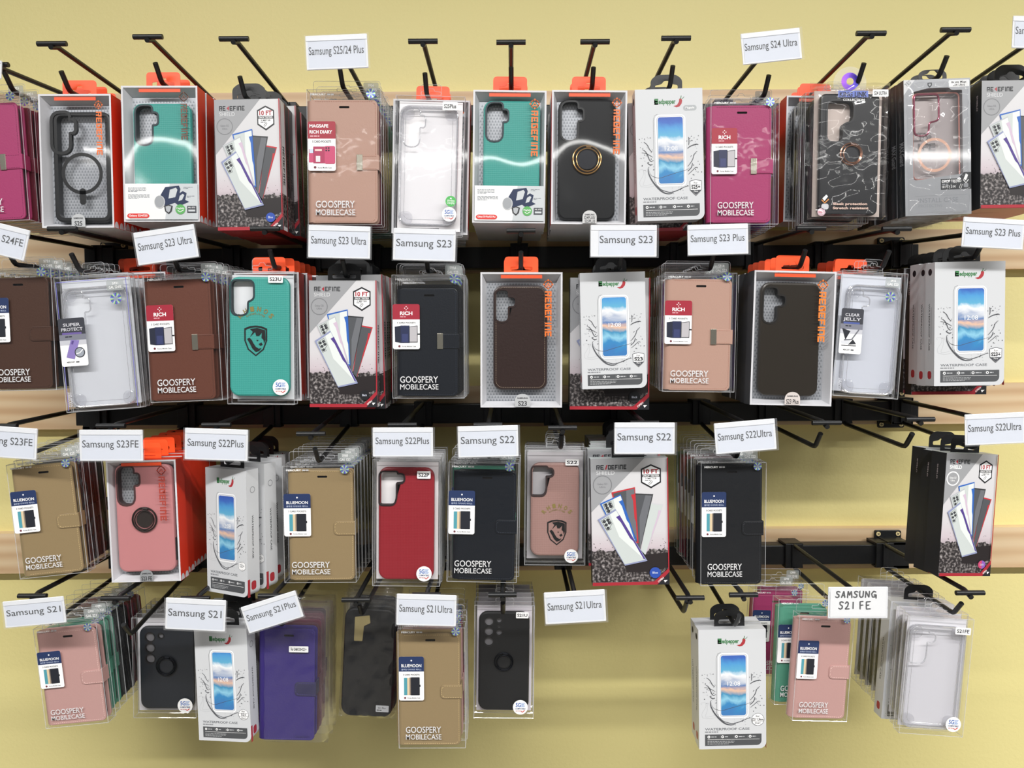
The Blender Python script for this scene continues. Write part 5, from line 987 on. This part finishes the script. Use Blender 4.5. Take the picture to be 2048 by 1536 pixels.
# ------------------------------------------------------------------ price tags on the crossbars
SLEEVE = film('tag_sleeve', .10, .05, 2.5, rough=.05); TAGW = mat('e6e8ec', .35); CARD = mat('d6dbe6', .5)
def price_tag(txt, quad, label, Y=-.2765, hand=False, clear=0.0):
    W, H, base, roll = frame_of(quad, Y, 0)
    t = thing('price_tag', label, 'price tag', base, (0, roll, 0), 'white price tags on the hooks')
    b = MB(); b.slab(-W / 2, 0, W / 2, H, .0012, 0, .0010, .0002, TAGW)
    b.box(-W / 2 + .0006, -.0006, H * .84, W / 2 - .0006, 0, H * .985, TAGW); b.box(-W / 2 + .001, -.0005, .0004, W / 2 - .001, 0, H * .05, TAGW)
    b.build('holder', t)
    b = MB(); F = Face(b, W, H, y=-.0009 if hand else -.0004); a0 = .035 + clear
    if hand:
        F.rect(.03, .05, .97, .95, mat('e9eaec', .5), 0); hw = .024
        S = {'S': [(.95, .12), (.6, 0), (.25, .1), (.3, .38), (.75, .58), (.7, .88), (.35, 1), (.02, .86)], 'A': [(0, 1), (.5, 0), (.72, 1), (.6, .66), (.2, .66)], 'M': [(0, 1), (.16, 0), (.45, .62), (.8, .02), (.95, 1)], 'U': [(.08, 0), (.05, .75), (.35, 1), (.75, .85), (.85, .02)], 'N': [(.02, 1), (.1, .02), (.75, .95), (.85, 0)], 'G': [(.95, .14), (.5, 0), (.05, .42), (.25, .95), (.8, .9), (.9, .6), (.5, .6), (1.02, .58), (1.0, 1.15)], '2': [(.08, .25), (.4, 0), (.7, .2), (.55, .6), (.05, .98), (.9, .95)], '1': [(.4, 0), (.38, 1)], 'F': [(.12, 1), (.1, 0), (.85, -.03), (.1, 0), (.11, .5), (.7, .46)], 'E': [(.9, 0), (.1, .04), (.1, .5), (.75, .46), (.1, .5), (.12, 1), (.95, .96)]}
        def wr(s, a, c, w, h):
            for ch in s:
                if ch != ' ': F.line(fillet([(a + q[0] * w * .8, c + q[1] * h) for q in S[ch]], .012, 4), hw, INK, 1)
                a += w * (.62 if ch == ' ' else .72 if ch == '1' else 1)
        wr('SAMSUNG', .115, .13, .1, .2); wr('S21 FE', .17, .46, .105, .24)
    else:
        F.rect(a0, .17, .965, .955, CARD, 0); F.line([(a0, .175), (.965, .175)], .004, mat('b9bec8', .5), 1)
        w = .90 - clear; F.text(txt, a0 + .012, .565, w - .01, .225, INK, 2, bold=.005)
    b.build('paper_card', t)
    b = MB(); e = .0012; b.add([(-W / 2 - e, -.0015, -e), (W / 2 + e * 2, -.0012, -e), (W / 2 + e * 2, -.0015, H + e * .3), (-W / 2 - e, -.0018, H + e * .3)], [(0, 1, 2, 3)], SLEEVE); b.build('clear_sleeve', t)
    b = MB(); b.slab(-.009, H * .72, .009, H * .93, .001, .001, .0042, .0005, TAGW); b.build('clip', t)
    return t
T_ = [
 ('Samsung S25/24 Plus', [(610, 69), (734, 70), (737, 138), (614, 138)], 'white price tag above the rose gold wallet, top row'),
 ('Samsung S24 Ultra', [(1481, 63), (1599, 60), (1605, 121), (1486, 126)], 'slightly tilted white price tag above the magenta wallet, top row'),
 ('Samsung S24 Ultra', [(2026, 30), (2148, 35), (2144, 99), (2024, 95)], 'white price tag cut by the upper right photo corner'),
 ('Samsung S24', [(-122, 112), (2, 121), (1, 136), (-124, 170)], 'white price tag just peeking in at upper left photo edge'),
 ('Samsung S24FE', [(-62, 430), (60, 462), (47, 523), (-75, 491)], 'clockwise-tilted white price tag at the left edge, second row'),
 ('Samsung S23 Ultra', [(265, 463), (388, 451), (398, 518), (277, 527)], 'tilted white price tag above the chestnut brown wallet'),
 ('Samsung S23 Ultra', [(617, 451), (741, 452), (740, 518), (616, 515)], 'straight white price tag above the rubble-print box, second row'),
 ('Samsung S23', [(788, 458), (911, 457), (911, 522), (785, 521)], 'white price tag above the navy wallet with silver clasp'),
 ('Samsung S23', [(1182, 449), (1313, 451), (1314, 515), (1180, 513)], 'white price tag with clear left end, second row middle', .09),
 ('Samsung S23 Plus', [(1375, 449), (1496, 448), (1497, 510), (1376, 509)], 'white price tag above the rose gold wallet, second row'),
 ('Samsung S23 Plus', [(1928, 434), (2050, 440), (2046, 498), (1922, 495)], 'white price tag at the right edge, second row'),
 ('Samsung S23FE', [(-55, 853), (76, 853), (71, 917), (-55, 914)], 'white price tag above the gold wallet, cut by left edge'),
 ('Samsung S23FE', [(158, 860), (285, 859), (286, 922), (160, 922)], 'white price tag above the pink ring case'),
 ('Samsung S22Plus', [(370, 858), (496, 857), (495, 921), (369, 920)], 'white price tag above the sideways white carton'),
 ('Samsung S22Plus', [(745, 855), (866, 855), (866, 914), (746, 913)], 'white price tag above the red textured case'),
 ('Samsung S22', [(915, 852), (1036, 851), (1037, 914), (917, 914)], 'white price tag above the dark navy wallet, third row'),
 ('Samsung S22', [(1229, 844), (1350, 846), (1349, 909), (1229, 907)], 'white price tag above the printed box, third row'),
 ('Samsung S22Ultra', [(1428, 844), (1549, 840), (1554, 902), (1432, 905)], 'glossy white price tag above the black wallet, third row'),
 ('Samsung S22Ultra', [(1929, 829), (2050, 824), (2050, 890), (1931, 887)], 'white price tag at the right edge, third row'),
 ('Samsung S21', [(5, 1197), (126, 1199), (134, 1252), (10, 1249)], 'white price tag above the pink wallet, bottom left'),
 ('Samsung S21', [(332, 1197), (452, 1199), (450, 1261), (330, 1260)], 'white price tag above the bottom row waterproof carton, left half'),
 ('Samsung S21Plus', [(479, 1212), (592, 1184), (608, 1238), (498, 1262)], 'anticlockwise-tilted white price tag above the purple bagged wallet'),
 ('Samsung S21Ultra', [(794, 1188), (913, 1190), (912, 1252), (792, 1251)], 'white price tag above the tan gold wallet, bottom row'),
 ('Samsung S21Ultra', [(1088, 1184), (1209, 1180), (1213, 1243), (1091, 1248)], 'white price tag hanging over the empty yellow wall'),
]
for e in T_: price_tag(e[0], e[1], e[2], clear=e[3] if len(e) > 3 else 0)
price_tag('', [(1657, 1170), (1776, 1178), (1775, 1239), (1656, 1234)], 'handwritten white price tag above the pink wallet', hand=True)
